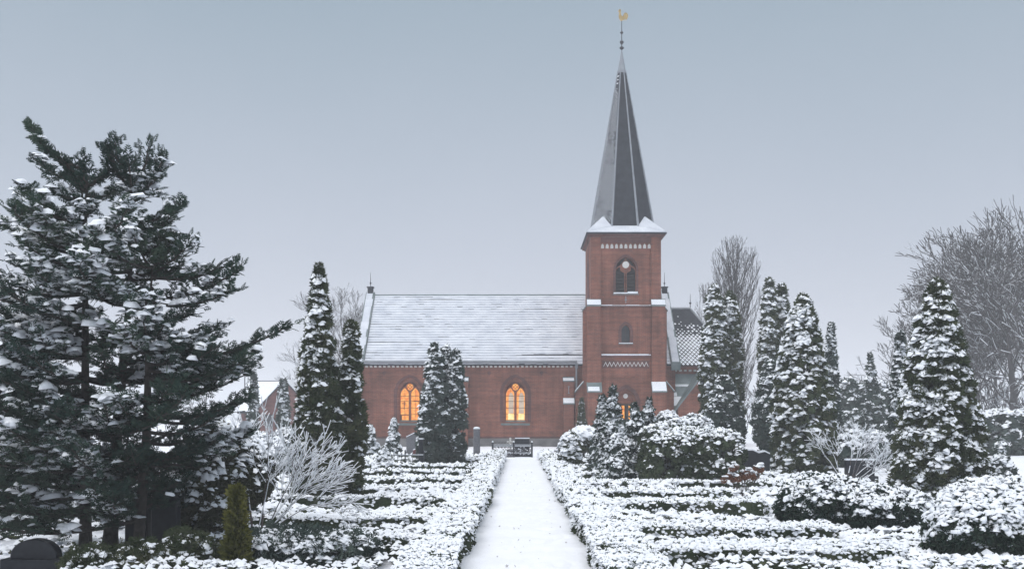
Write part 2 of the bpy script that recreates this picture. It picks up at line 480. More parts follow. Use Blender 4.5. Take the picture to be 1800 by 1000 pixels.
def tree_parts(root, C, Rr, B, leafmat, leaf_size, per, snow_size, snow_per, snow_prob, tpl=FAN, up=0.5, snow_tpl=DOME, core=0.8, snow_from=0.15, leafname='crown', long=1.6):
    """crown of lumps: inner bodies, leaf sprays on them, snow on their upper sides. snow_prob: per lump"""
    ch = []
    n = len(C)
    far = C[:, 1].mean() > 22
    if far and tpl is FAN: tpl = FAN3
    if C[:, 1].mean() > 12.6: snow_tpl = DOME_S
    per = int(per * (.5 if far else .66)); leaf_size = leaf_size * 1.12
    sc = np.stack([Rr * core] * 3, 1) * rng.uniform(0.85, 1.1, (n, 3))
    r = inst(C, np.tile(UP, (n, 1)) + rng.normal(size=(n, 3)) * .3, sc, ICO[0], ICO[1], jitter=0.08)
    ch.append((r[0], r[1], 0))
    P, N, _ = lump_points(C, Rr, per, B)
    k = P[:, 2] > 0.02
    ch.append(leaf_chunk(P[k], N[k], leaf_size, tpl, up))
    o = np_mesh(leafname, ch, leafmat, root, smooth=False)
    # snow
    snow_per = int(snow_per * 1.45)
    P, N, ix = lump_points(C, Rr * 1.02, snow_per, B * 0.7 + UP * 0.6)
    amt = np.clip(snow_prob + rng.normal(size=n) * .22, 0, 1.1)[ix]        # some boughs carry much, others none
    cap = N[:, 2] - (0.95 - 0.80 * amt) + noise(P, 7.0) * .22
    pr = np.clip(cap * 5, 0, 1) * .92 * np.clip((N[:, 2] - snow_from) * 4 + .5, 0, 1)
    k = (rng.random(len(P)) < pr) & (P[:, 2] > 0.03)
    c = snow_chunk(P[k] + N[k] * leaf_size * 0.22, N[k], snow_size, 0.5, snow_tpl, long=long)
    if c is not None: np_mesh('snow', [c], M['snow'], root)
    return o

def trunk_mesh(root, x, y, h, r, m='bark', name='trunk'):
    mb = MB(); p = Vector((x, y, -0.05)); k = 5
    for i in range(k):
        q = Vector((x + random.uniform(-.04, .04) * h * .2, y + random.uniform(-.04, .04) * h * .2, h * (i + 1) / k))
        mb.tube(p, q, r * (1 - .8 * i / k), r * (1 - .8 * (i + 1) / k), 8); p = q
    return mb.build(name, M[m], root, smooth=True)

def prof_column(t):   # broad column, narrow foot, blunt tip
    return np.clip(0.62 + 0.9 * t, 0, 1) * np.power(np.clip(1 - t, 0, 1), 0.38) * 1.05
def prof_cone(t):
    return np.clip(0.8 + 2.0 * t, 0, 1) * np.power(np.clip(1 - t, 0, 1), 0.8)
def prof_spindle(t):
    return np.clip(0.7 + 1.2 * t, 0, 1) * np.power(np.clip(1 - t, 0, 1), 0.68)
def prof_taper(t):   # widest low down, blunt top
    return np.clip(0.85 + .6 * t, 0, 1) * np.power(np.clip(1 - t, 0, 1), 0.52)
def prof_egg(t):
    return np.sqrt(np.clip(1 - (2 * t * 0.95 - 0.82) ** 2 / 1.25, 0, 1))

def conifer(name, label, cat, stems, leaf='thuja', lump=0.2, leaf_size=0.13, per=16, snow_size=0.075, snow_per=12, snow=0.8, low=0.25, lowfrom=0.0, lowto=0.5,
            profile=prof_spindle, group=None, dens=1.0, tpl=FAN, side=0.25, snow_tpl=DOME, trunk=True, up=0.5):
    """stems: list of (x, y, z0, height, radius). snow falls thicker on the weather (left) side and up the tree"""
    x0 = sum(s[0] for s in stems) / len(stems); y0 = sum(s[1] for s in stems) / len(stems)
    root = empty(name, (x0, y0, 0)); tag(root, label, cat, group)
    CC = []; RR = []; BB = []; SS = []
    for (x, y, z0, h, r) in stems:
        area = 2 * math.pi * r * h * 0.75
        n = int(area / (lump * lump * 1.15) * dens) + 8
        t = rng.random(n); t = 1 - np.sqrt(1 - t * 0.995) if profile is prof_cone else t
        a = rng.uniform(0, 2 * math.pi, n)
        keep = (np.sin(a) < 0.35) | (rng.random(n) < 0.35)
        t, a = t[keep], a[keep]; n = len(t)
        rad = r * profile(t)
        lr = lump * rng.uniform(0.65, 1.25, n) * np.clip(0.35 + rad / r * 0.75, 0.35, 1)
        wob = 1 + 0.16 * noise(np.stack([np.cos(a) * 2, np.sin(a) * 2, t * h * 2.2], 1) + x, 1.0)
        rr = np.maximum(rad * wob - lr * 0.75, 0) * np.where(rng.random(n) < .8, 1, rng.uniform(.6, 1, n))
        c = np.stack([x + rr * np.cos(a), y + rr * np.sin(a), z0 + t * h - lr * 0.4], 1)
        nt = 16 if profile is prof_cone else 6; tz = np.linspace(.62 if profile is prof_cone else .90, 1.0, nt)
        c = np.concatenate([c, np.stack([x + rng.normal(size=nt) * .015, y + rng.normal(size=nt) * .015, z0 + tz * h], 1)])
        lr = np.concatenate([lr, lump * (np.linspace(.62, .13, nt) if profile is prof_cone else np.linspace(.4, .14, nt))])
        t = np.concatenate([t, tz]); a = np.concatenate([a, rng.uniform(0, 6.28, nt)]); n = len(t)
        bb = np.stack([np.cos(a), np.sin(a), np.full(n, 0.35) + t * .3], 1); bb[-nt:, 2] = 2.5
        CC.append(c); RR.append(lr); BB.append(norm(bb))
        hh = np.clip((t - lowfrom) / max(lowto - lowfrom, 1e-3), 0, 1)
        SS.append(.72 * snow * (low + (1 - low) * hh) * np.clip(1 - side * np.cos(a), 0, 1.3) * np.where(t > .94, .3, 1))
    tree_parts(root, np.concatenate(CC), np.concatenate(RR), np.concatenate(BB), M[leaf], leaf_size, per, snow_size, snow_per, np.concatenate(SS), tpl, up, snow_tpl)
    if trunk:
        for (x, y, z0, h, r) in stems:
            MB().tube((x, y, -0.05), (x, y, z0 + h * 0.85), r * 0.16 + .02, 0.015, 7).build('trunk', M['bark'], root, smooth=True)
    return root

def bush(name, label, cat, ellipsoids, leaf='box_leaf', lump=0.18, leaf_size=0.1, per=16, snow_size=0.07, snow_per=12, snow=0.9, snow_from=0.1, tpl=FAN, group=None, stem=0.04, dens=1.0, up=0.3, box=False, long=1.6, core=0.85, snow_tpl=DOME):
    """rounded or clipped bush: ellipsoids (cx,cy,cz,rx,ry,rz)"""
    root = empty(name, (ellipsoids[0][0], ellipsoids[0][1], 0)); tag(root, label, cat, group)
    CC = []; RR = []; BB = []
    for (cx, cy, cz, rx, ry, rz) in ellipsoids:
        area = 4 * math.pi * ((rx * ry) ** 1.6 / 3 + (rx * rz) ** 1.6 / 3 + (ry * rz) ** 1.6 / 3) ** (1 / 1.6)
        n = int(area / (lump * lump * 1.3) * dens) + 6
        d = dirs(n)
        if box: d = d / np.maximum((np.abs(d) ** 5).sum(-1, keepdims=True) ** 0.2, 1e-6)
        lr = lump * rng.uniform(0.7, 1.25, n)
        sc = np.array([rx, ry, rz])
        w_ = 1 + 0.10 * noise(d * 2.5 + np.array([cx, cy, cz]), 1.0)
        c = np.array([cx, cy, cz]) + d * np.maximum(sc - lump * .8, .02) * w_[:, None]
        nn = norm(np.sign(d) * np.abs(d) ** (4 if box else 1) / sc)
        k = c[:, 2] > -0.02
        k &= (nn[:, 1] < 0.45) | (rng.random(n) < 0.35)
        CC.append(c[k]); RR.append(lr[k]); BB.append(nn[k])
    C = np.concatenate(CC); Rr = np.concatenate(RR); B = np.concatenate(BB)
    sp = snow * np.clip(0.52 + B[:, 2] * 0.9, 0.74 if not box else .15, 1)
    tree_parts(root, C, Rr, B, M[leaf], leaf_size, per, snow_size, snow_per, sp, tpl, up, snow_tpl, core=core, snow_from=snow_from, leafname='foliage', long=long)
    if stem:
        for (cx, cy, cz, rx, ry, rz) in ellipsoids:
            MB().tube((cx, cy, -0.05), (cx, cy, cz), stem, stem * .6, 6).build('stem', M['bark'], root, smooth=True)
    return root

def hedge(label, x0, x1, y0, y1, h, near, seed, leaf='box_leaf', name='clipped_hedge', group=None, cover=1.0, cat='hedge'):
    """low clipped hedge: leafy body with ragged edges, lying snow broken by twigs on top"""
    root = empty(name, ((x0 + x1) / 2, (y0 + y1) / 2, 0)); tag(root, label, cat, group)
    # body: a grid with uneven top
    s = 0.09 if near < 20 else 0.16
    nx = max(2, int((x1 - x0) / s)); ny = max(2, int((y1 - y0) / s))
    def hz(P): return h * (1 + 0.10 * noise(P, 1.7) + 0.06 * noise(P, 5.0))
    mb = MB()
    gx = np.linspace(x0 + .09, x1 - .09, nx + 1); gy = np.linspace(y0 + .09, y1 - .09, ny + 1)
    G = np.stack(np.meshgrid(gx, gy, indexing='ij'), -1).reshape(-1, 2)
    T = np.concatenate([G, np.zeros((len(G), 1))], 1); T[:, 2] = hz(T) - 0.05
    idx = np.arange(len(G)).reshape(nx + 1, ny + 1)
    fs = []
    for i in range(nx):
        for j in range(ny):
            fs += [(idx[i, j], idx[i + 1, j], idx[i + 1, j + 1]), (idx[i, j], idx[i + 1, j + 1], idx[i, j + 1])]
    ring = [idx[i, 0] for i in range(nx)] + [idx[nx, j] for j in range(ny)] + [idx[i, ny] for i in range(nx, 0, -1)] + [idx[0, j] for j in range(ny, 0, -1)]
    b = len(T); low = T[ring].copy(); low[:, 2] = 0.0
    for a in range(len(ring)):
        c = (a + 1) % len(ring)
        fs += [(ring[a], b + a, b + c), (ring[a], b + c, ring[c])]
    fs = np.array(fs); nt_ = nx * ny * 2
    cen = T[fs[:nt_]].mean(1)
    on = noise(cen, 4.0) + .4 * noise(cen, 11.0) > -.35
    VV = np.concatenate([T, low])
    body = (VV, np.concatenate([fs[:nt_][~on], fs[nt_:]]), 0)
    bed = (VV + np.array([0, 0, .012]), fs[:nt_][on], 1)
    fy = lambda P: np.clip(P[:, 1], 10.5, 60) / 12.5       # farther stretches get coarser leaves and flakes
    ls0, ss0 = .052, .030
    L = x1 - x0; Wd = y1 - y0
    f0 = max(y0, 10.5) / 12.5
    lmin = ls0 * f0 ** .75; smin = ss0 * f0 ** .85
    def thin(P, e): return rng.random(len(P)) < (f0 / fy(P)) ** (2 * e)
    tl, td = (FAN3, DOME) if y0 < 12.5 and y1 - y0 < 2 else (FAN3, DOME_S)
    # sides
    per = 2 * (L + Wd); n = int(per * h / (lmin * lmin * 1.0))
    u = rng.random(n) * per; z = rng.random(n)
    P = np.zeros((n, 3)); N = np.zeros((n, 3))
    a = u < L; P[a] = np.stack([x0 + u[a], np.full(a.sum(), y0), z[a]], 1); N[a] = (0, -1, .3)
    a = (u >= L) & (u < 2 * L); P[a] = np.stack([x0 + u[a] - L, np.full(a.sum(), y1), z[a]], 1); N[a] = (0, 1, .3)
    a = (u >= 2 * L) & (u < 2 * L + Wd); P[a] = np.stack([np.full(a.sum(), x0), y0 + u[a] - 2 * L, z[a]], 1); N[a] = (-1, 0, .3)
    a = u >= 2 * L + Wd; P[a] = np.stack([np.full(a.sum(), x1), y0 + u[a] - 2 * L - Wd, z[a]], 1); N[a] = (1, 0, .3)
    away = (N[:, 1] > .5) | ((N[:, 0] > .5) & (x1 > 0.5)) | ((N[:, 0] < -.5) & (x0 < -.5))
    k = thin(P, .75) & (~away | (rng.random(n) < .3)); P, N = P[k], N[k]; n = len(P)
    P[:, 2] *= hz(P * np.array([1, 1, 0])) - 0.02
    P += norm(N) * (noise(P, 4.0)[:, None] * 0.05 - 0.02)
    lz = ls0 * fy(P) ** .75
    side = leaf_chunk(P, N, lz, tl, 0.5)
    pr = np.clip(0.42 + 0.8 * (P[:, 2] / h - 0.5) + 0.45 * noise(P, 3.0), 0.08, 0.95) * cover
    q = rng.random(n) < pr * 0.95
    sp, sn = P[q] + norm(N[q]) * lz[q][:, None] * .45, N[q]
    # top
    n = int(L * Wd / (lmin * lmin * 2.4))
    P = np.stack([rng.uniform(x0, x1, n), rng.uniform(y0, y1, n), np.zeros(n)], 1); P = P[thin(P, .75)]; P[:, 2] = hz(P) - 0.04
    top = leaf_chunk(P, np.tile(UP, (len(P), 1)), ls0 * 1.1 * fy(P) ** .75, tl, 0.6, rand=0.7)
    def warp(c):
        if c is None: return None
        V = c[0].copy(); q = V * np.array([1, 1, 0])
        V[:, 1] += .06 * noise(q + 3.3, 1.1); V[:, 0] += .05 * noise(q + 7.7, 1.1)
        return (V, c[1], c[2])
    np_mesh('foliage', [warp(body), warp(side), warp(top), warp(bed)], [M[leaf], M['snow']], root, smooth=False)
    n = int(L * Wd / (smin * smin * 1.15))
    P = np.stack([rng.uniform(x0 - .03, x1 + .03, n), rng.uniform(y0 - .03, y1 + .03, n), np.zeros(n)], 1); P = P[thin(P, .85)]
    q = rng.random(len(P)) < np.clip(0.76 + 0.4 * noise(P, 3.2) + .5 * noise(P, 13.0), 0.05, 0.98) * cover
    P = P[q]; P[:, 2] = hz(P) - 0.03 + rng.uniform(-.025, .03, len(P))
    N = norm(np.stack([noise(P, 6.0) * .6, noise(P + 9, 6.0) * .6 - .15, np.ones(len(P))], 1))
    np_mesh('snow', [warp(snow_chunk(P, N, ss0 * fy(P) ** .85, 0.5, td)), warp(snow_chunk(sp, sn, ss0 * .95 * fy(sp) ** .85, 0.5, td))], M['snow'], root)
    return root

def tubes(segs, n=4):
    """segs: array rows (p0xyz, p1xyz, r0, r1) -> V,F"""
    s = np.asarray(segs, float)
    p0, p1, r0, r1 = s[:, 0:3], s[:, 3:6], s[:, 6], s[:, 7]
    a = norm(p1 - p0)
    h = np.where(np.abs(a[:, 2:3]) < 0.9, UP, np.array([1.0, 0, 0]))
    u = norm(np.cross(a, h)); v = np.cross(a, u)
    q = np.arange(n) * 2 * math.pi / n
    ring = np.cos(q)[None, :, None] * u[:, None] + np.sin(q)[None, :, None] * v[:, None]
    V = np.concatenate([p0[:, None] + ring * r0[:, None, None], p1[:, None] + ring * r1[:, None, None]], 1)
    F = []
    for i in range(n):
        j = (i + 1) % n
        F += [(i, j, n + j), (i, n + j, n + i)]
    F = np.array(F)
    return V.reshape(-1, 3), (F[None] + (np.arange(len(s)) * 2 * n)[:, None, None]).reshape(-1, 3)

SIDE = .85
def grow(segs, p, d, L, r, depth, maxd, spread, up, split=3, wig=0.15, shrink=0.72, minr=0.008):
    k = 3 if depth < 2 else 2
    for i in range(k):
        d = (d + Vector((random.gauss(0, wig), random.gauss(0, wig), random.gauss(0, wig) + up * 0.12))).normalized()
        q = p + d * (L / k)
        r2 = max(r * 0.86, minr)
        segs.append((*p, *q, r, r2)); p, r = q, r2
        if depth < maxd and (i > 0 or depth > 0):
            for _ in range(1 if random.random() < SIDE else 0):
                t = Vector((random.gauss(0, 1), random.gauss(0, 1), random.gauss(0, 1)))
                t = (t - d * t.dot(d)).normalized()
                nd = (d * math.cos(spread) + t * math.sin(spread) + Vector((0, 0, up))).normalized()
                grow(segs, p, nd, L * shrink * random.uniform(.7, 1.05), r * 0.6, depth + 1, maxd, spread, up, split, wig, shrink, minr)
    if depth < maxd:
        for _ in range(2):
            t = Vector((random.gauss(0, 1), random.gauss(0, 1), random.gauss(0, 1)))
            t = (t - d * t.dot(d)).normalized()
            a = spread * random.uniform(.5, .9)
            grow(segs, p, (d * math.cos(a) + t * math.sin(a) + Vector((0, 0, up * .6))).normalized(), L * shrink * random.uniform(.75, 1.1), r * 0.75, depth + 1, maxd, spread, up, split, wig, shrink, minr)

def branch_snow(segs, amount=0.8, minflat=0.35, thick=0.9, add=0.004, n=4):
    out_ = []
    for s in segs:
        dx, dy, dz = s[3] - s[0], s[4] - s[1], s[5] - s[2]
        l = math.sqrt(dx * dx + dy * dy + dz * dz) + 1e-9
        if math.hypot(dx, dy) / l < minflat or random.random() > amount: continue
        r0 = s[6] * thick * .8 + add; r1 = s[7] * thick * .8 + add
        o0 = s[6] * .5 + add * .3; o1 = s[7] * .5 + add * .3
        out_.append((s[0], s[1], s[2] + o0, s[3], s[4], s[5] + o1, r0, r1))
    return out_

def bare_tree(name, label, x, y, h, r, spread=42, up=0.12, maxd=5, group=None, snow=0.5, wig=.14, first=0.2, shrink=.72, seed=1, minr=0.012, add=0.008, mat_='bark_grey', half=0, spindle=False, cat='tree'):
    random.seed(seed)
    root = empty(name, (x, y, 0)); tag(root, label, cat, group)
    trunk = []; crown = []
    p = Vector((x, y, -.1)); d = Vector((random.gauss(0, .03), random.gauss(0, .03), 1)).normalized()
    n = 7; rr = r
    for i in range(n):
        d = (d + Vector((random.gauss(0, .05), random.gauss(0, .05), .15))).normalized()
        q = p + d * (h * .62 / n); r2 = rr * .87
        trunk.append((*p, *q, rr, r2)); p = q; rr = r2
        if (i + 1) / n > first:
            for _ in range(2 + (i > 3)):
                a = random.uniform(0, 6.283); sp = R(spread * random.uniform(.85, 1.25))
                nd = Vector((math.cos(a) * math.sin(sp), math.sin(a) * math.sin(sp), math.cos(sp)))
                grow(crown, p, nd, h * .24 * random.uniform(.75, 1.1), rr * .45, 1, maxd, R(spread * .8), up, wig=wig, shrink=shrink, minr=minr)
    for _ in range(3):
        a = random.uniform(0, 6.283)
        nd = Vector((math.cos(a) * .35, math.sin(a) * .35, 1)).normalized()
        grow(crown, p, nd, h * .24, rr * .7, 1, maxd, R(spread * .7), up, wig=wig, shrink=shrink, minr=minr)
    crown = [c for c in crown if c[5] > .8]
    k_ = h / max(c[5] for c in crown)
    rx_ = float(np.percentile([math.hypot(c[3] - x, c[4] - y) for c in crown], 97)) * k_
    kx = k_ * (min(1.0, half / rx_) if half else 1.0)
    sq = lambda c: (x + (c[0] - x) * kx, y + (c[1] - y) * kx, c[2] * k_, x + (c[3] - x) * kx, y + (c[4] - y) * kx, c[5] * k_, c[6], c[7])
    if spindle:
        pf = lambda z: kx * (1.1 - .65 * min(1, max(0, z * k_ / h - .4) / .6) ** 1.8)
        sq = lambda c: (x + (c[0] - x) * pf(c[2]), y + (c[1] - y) * pf(c[2]), c[2] * k_, x + (c[3] - x) * pf(c[5]), y + (c[4] - y) * pf(c[5]), c[5] * k_, c[6], c[7])
    trunk = [sq(c) for c in trunk]; crown = [sq(c) for c in crown]
    np_mesh('trunk', [(*tubes(trunk, 8), 0)], M[mat_], root)
    np_mesh('crown', [(*tubes(crown, 3), 0)], M[mat_], root)
    if snow > 0:
        sn = branch_snow(crown, snow, .3, .9, add)
        if sn: np_mesh('snow', [(*tubes(sn, 3), 0)], M['snow'], root)
    return root

# ================================================================== ground and path
def build_ground():
    xs = np.concatenate([-np.geomspace(600, 16, 18), np.linspace(-15, 15, 81), np.geomspace(16, 600, 18)])
    ys = np.concatenate([-np.geomspace(120, 6, 8), np.linspace(-5, 66, 119), np.geomspace(68, 900, 16)])
    G = np.stack(np.meshgrid(xs, ys, indexing='ij'), -1)
    P = np.concatenate([G.reshape(-1, 2), np.zeros((G.shape[0] * G.shape[1], 1))], 1)
    P[:, 2] = -0.045 + 0.022 * noise(P, 1.3) + 0.012 * noise(P, 4.0)
    nx, ny = len(xs), len(ys)
    i = np.arange(nx * ny).reshape(nx, ny)
    a, b, c, d = i[:-1, :-1].ravel(), i[1:, :-1].ravel(), i[1:, 1:].ravel(), i[:-1, 1:].ravel()
    F = np.concatenate([np.stack([a, b, c], 1), np.stack([a, c, d], 1)])
    o = np_mesh('ground', [(P, F, 0)], M['snow_ground'])
    tag(o, 'snow-covered churchyard ground', kind='structure')
    xs = np.linspace(-0.78, 0.97, 36); ys = np.linspace(0.5, 43.2, 430)
    G = np.stack(np.meshgrid(xs, ys, indexing='ij'), -1)
    P = np.concatenate([G.reshape(-1, 2), np.zeros((G.shape[0] * G.shape[1], 1))], 1)
    edge = np.abs((P[:, 0] - 0.095) / 0.86)
    P[:, 2] = 0.012 + 0.010 * noise(P, 2.2) + 0.006 * noise(P, 7.0) + 0.03 * np.clip(edge - .55, 0, 1) ** 1.5 + (0.005 + .012 * np.clip(edge - .4, 0, .6)) * noise(P * np.array([1.6, 1.3, 1]), 12.0)
    # trodden dents
    for k in range(150):
        cy = 9 + 33 * rng.random() ** 1.3; cx = rng.uniform(-.5, .68)
        d2 = ((P[:, 0] - cx) / .06) ** 2 + ((P[:, 1] - cy) / .13) ** 2
        P[:, 2] -= 0.024 * np.exp(-d2) - 0.007 * np.exp(-((np.sqrt(d2) - 1.8) ** 2) * 3)
    nx, ny = len(xs), len(ys)
    i = np.arange(nx * ny).reshape(nx, ny)
    a, b, c, d = i[:-1, :-1].ravel(), i[1:, :-1].ravel(), i[1:, 1:].ravel(), i[:-1, 1:].ravel()
    F = np.concatenate([np.stack([a, b, c], 1), np.stack([a, c, d], 1)])
    o = np_mesh('path', [(P, F, 0)], M['snow_path'])
    tag(o, 'straight snow-covered path between the low hedges', kind='structure')
    # fallen leaf bits on the snow
    n = 60
    P = np.stack([rng.uniform(-.6, .8, n), 9.5 + 24 * rng.random(n) ** 1.4, np.full(n, 0.045)], 1)
    r = inst(P, UP + rng.normal(size=(n, 3)) * 1.2, rng.uniform(.008, .024, n), ROS[0], ROS[1])
    o = np_mesh('fallen_leaves', [(r[0], r[1], 0)], M['dead_leaf'], smooth=False)
    tag(o, 'scattered brown leaf bits lying on the snowy path', 'leaves', kind='stuff')
build_ground()

# ================================================================== church
def arch_pts(cx, hw, zs, za, n=10, half=0):
    """pointed arch outline from right springing over the apex to left springing"""
    r = za - zs; Rd = (r * r + hw * hw) / (2 * hw); t1 = math.asin(min(1, r / Rd))
    rt = [(cx + hw - Rd + Rd * math.cos(t1 * i / n), zs + Rd * math.sin(t1 * i / n)) for i in range(n + 1)]
    rt[-1] = (cx, za)
    lt = [(2 * cx - x, z) for (x, z) in rt[::-1]]
    if half > 0: return rt
    if half < 0: return lt
    return rt + lt[1:]

def wall_arches(mb, x0, x1, z0, z1, ops, y0, y1, m=0):
    """wall in the xz plane with pointed openings (cx, hw, zsill, zspring, zapex), split on the opening axes"""
    cuts = [x0] + [o[0] for o in ops] + [x1]
    for i in range(len(cuts) - 1):
        pts = []
        L = ops[i - 1] if i > 0 else None; Rr = ops[i] if i < len(ops) else None
        pts.append((cuts[i], z0)); pts.append((cuts[i + 1], z0))
        if Rr:
            cx, hw, zs, zp, za = Rr
            pts += [(cx, zs), (cx - hw, zs)] + arch_pts(cx, hw, zp, za, half=-1)[::-1]
        pts.append((cuts[i + 1], z1)); pts.append((cuts[i], z1))
        if L:
            cx, hw, zs, zp, za = L
            pts += arch_pts(cx, hw, zp, za, half=1)[::-1] + [(cx + hw, zs), (cx, zs)]
        q = [pts[0]]
        for p in pts[1:]:
            if abs(p[0] - q[-1][0]) + abs(p[1] - q[-1][1]) > 1e-6: q.append(p)
        mb.prism(q, y0, y1, m)

def arch_band(mb, cx, hw, zs, zp, za, t, y0, y1, m=0, n=10, tz=None):
    """archivolt frame: outline hw, inner hw - t"""
    k = t if tz is None else tz
    o = [(cx + hw, zs)] + arch_pts(cx, hw, zp, za, n) + [(cx - hw, zs)]
    i = [(cx + hw - t, zs)] + arch_pts(cx, hw - t, zp, za - k, n) + [(cx - hw + t, zs)]
    for a in range(len(o) - 1):
        mb.prism([o[a], o[a + 1], i[a + 1], i[a]], y0, y1, m)

def ring(mb, cx, cz, r0, r1, y0, y1, n=18, m=0):
    for k in range(n):
        a, b = 6.2832 * k / n, 6.2832 * (k + 1) / n
        mb.prism([(cx + r0 * math.cos(a), cz + r0 * math.sin(a)), (cx + r0 * math.cos(b), cz + r0 * math.sin(b)),
                  (cx + r1 * math.cos(b), cz + r1 * math.sin(b)), (cx + r1 * math.cos(a), cz + r1 * math.sin(a))], y0, y1, m)

def disc(cx, cz, r, n=20): return [(cx + r * math.cos(6.2832 * k / n), cz + r * math.sin(6.2832 * k / n)) for k in range(n)]

church = empty('church', (0, 60.5, 0))
tag(church, 'red-brick church with snowy nave roof, lit windows and slate-spired tower', 'church')

NY = 60.5; NX0, NX1 = -9.75, 9.44; EZ = 5.12; RY = 64.9; RZ = 9.59
def nave():
    wins = [(-6.71, 0.78, 1.46, 3.15, 4.12), (-0.277, 0.78, 1.46, 3.15, 4.12)]
    mb = MB()
    wall_arches(mb, NX0, NX1, 0.45, EZ - .05, wins, NY, NY + 0.6)
    # gable ends and back wall
    for (xa, xb) in ((NX0, NX0 + .5), (NX1 - .5, NX1)):
        mb.prism([(NY + .6, 0.45), (RY + RY - NY, 0.45), (RY + RY - NY, EZ - .05), (RY, RZ - .12), (NY + .6, EZ - .05)], xa, xb, axis='x')
    mb.box(NX0 + .5, NX1 - .5, RY + RY - NY - .5, RY + RY - NY, .45, EZ - .05)
    mb.build('nave_wall', M['brick'], church)
    MB().box(NX0 - .08, NX1 + .08, NY - .1, 2 * RY - NY + .1, -.1, 0.45).box(NX0 - .03, NX1 + .03, NY - .045, 2 * RY - NY + .04, .45, .56, 1).build('plinth', [M['stone'], M['brick_dark']], church)
    # eaves: dark cornice, white dentil course
    MB().box(NX0, 3.4, NY - .30, NY - .02, EZ - .10, EZ + .03).box(NX0, 3.4, NY - .12, NY - .003, EZ - .24, EZ - .10).build('cornice', M['brick_dark'], church)
    MB().box(NX0, 3.4, NY - .07, NY - .002, EZ - .32, EZ - .245, 0).build('frieze_band', M['brick_dark'], church)
    mb = MB(); x = NX0 + .1
    while x < 3.3:
        mb.box(x, x + .14, NY - .085, NY - .071, EZ - .318, EZ - .247); mb.box(x - .01, x + .15, NY - .045, NY - .004, EZ - .37, EZ - .325)
        x += .27
    o = mb.build('dentil_course', M['white_plaster'], church); o['kind'] = 'stuff'
    g = MB()
    g.tube((NX0, NY - .36, EZ - .02), (3.45, NY - .36, EZ - .02), .07, .07, 8)
    g.build('gutter', M['lead'], church)
    MB().tube((3.42, NY - .22, EZ - .05), (3.42, NY - .22, 0.2), .055, .055, 8).box(3.34, 3.50, NY - .3, NY - .02, EZ - .42, EZ - .1).build('downpipe', M['lead'], church)
    # roof: boarding, slate courses, lying snow
    sl = math.atan2(RZ - EZ, RY - NY); cs, sn = math.cos(sl), math.sin(sl)
    ex = .33; y_e, z_e = NY - ex * cs, EZ - ex * sn + .06
    Ls = math.hypot(RY - y_e, RZ - z_e) + .04
    MB().prism([(y_e, z_e), (RY, RZ), (2 * RY - y_e, z_e), (2 * RY - y_e, z_e - .1), (RY, RZ - .1), (y_e, z_e - .1)], NX0 + .3, NX1 - .3, axis='x').build('roof', M['slate'], church)
    roofo = church.children[-1]
    nc = 27; ch = Ls / nc
    V = []; Fq = []; Vs = []
    def slab(store, xa, xb, s0, s1, h0, h1, t):
        # s along the slope, h above it
        c = []
        for (s, hb, ht) in ((s0, h0 - t, h0), (s1, h1 - t, h1)):
            for (xx) in (xa, xb):
                for h in (hb, ht):
                    c.append((xx, y_e + s * cs - h * sn, z_e + s * sn + h * cs))
        store.append(c)
    for i in range(nc):
        x = NX0 + .32
        off = 0
        while x < NX1 - .35:
            w_ = .36 if off else random.choice((.18, .36)); off = 1
            xb = min(x + w_, NX1 - .32)
            lift = random.uniform(0, .008)
            slab(V, x + .004, xb - .004, i * ch - .02, (i + 1) * ch + .03, .055 + lift, .022, .018)
            pos = np.array([[x * .35, i * 3.7, 0.0]])
            bare = float(noise(pos, 1.0)[0])
            b0 = -.022 + max(0, random.gauss(-.006, .02)) + max(0, bare - .42) * .14
            slab(Vs, x - .002, xb + .002, i * ch - .02 + b0, (i + 1) * ch - .03, .082 + lift + random.uniform(-.006, .01), .052, .05)
            x = xb
    def hexes(store, name, m, parent):
        A = np.array(store).reshape(-1, 3)
        f = np.array([(0, 1, 3), (0, 3, 2), (4, 6, 7), (4, 7, 5), (0, 4, 5), (0, 5, 1), (2, 3, 7), (2, 7, 6), (1, 5, 7), (1, 7, 3), (0, 2, 6), (0, 6, 4)])
        Fa = (f[None] + (np.arange(len(store)) * 8)[:, None, None]).reshape(-1, 3)
        o = np_mesh(name, [(A, Fa, 0)], m, parent, smooth=False); o['kind'] = 'stuff'; return o
    hexes(V, 'slate_courses', M['slate'], roofo)
    hexes(Vs, 'snow', M['snow_thin'], roofo)
    # far slope snow
    MB().prism([(RY + .05, RZ + .03), (2 * RY - y_e, z_e + .06), (2 * RY - y_e, z_e + .0), (RY + .05, RZ - .03)], NX0 + .35, NX1 - .35, axis='x').build('snow_far_slope', M['snow'], roofo)
    # ridge: copper-green tiles, snow along most of it
    mb = MB()
    mb.prism([(RY - .14, RZ - .02), (RY + .14, RZ - .02), (RY + .07, RZ + .12), (RY - .07, RZ + .12)], NX0 + .3, NX1 - .3, axis='x').build('ridge', M['slate_green'], roofo)
    mb = MB(); x = NX0 + 2.6
    while x < 4.2:
        l = random.uniform(.5, 1.6); mb.box(x, x + l - .03, RY - .055, RY + .055, RZ + .121, RZ + .15 + random.uniform(0, .02)); x += l
    mb.build('ridge_snow', M['snow'], roofo)
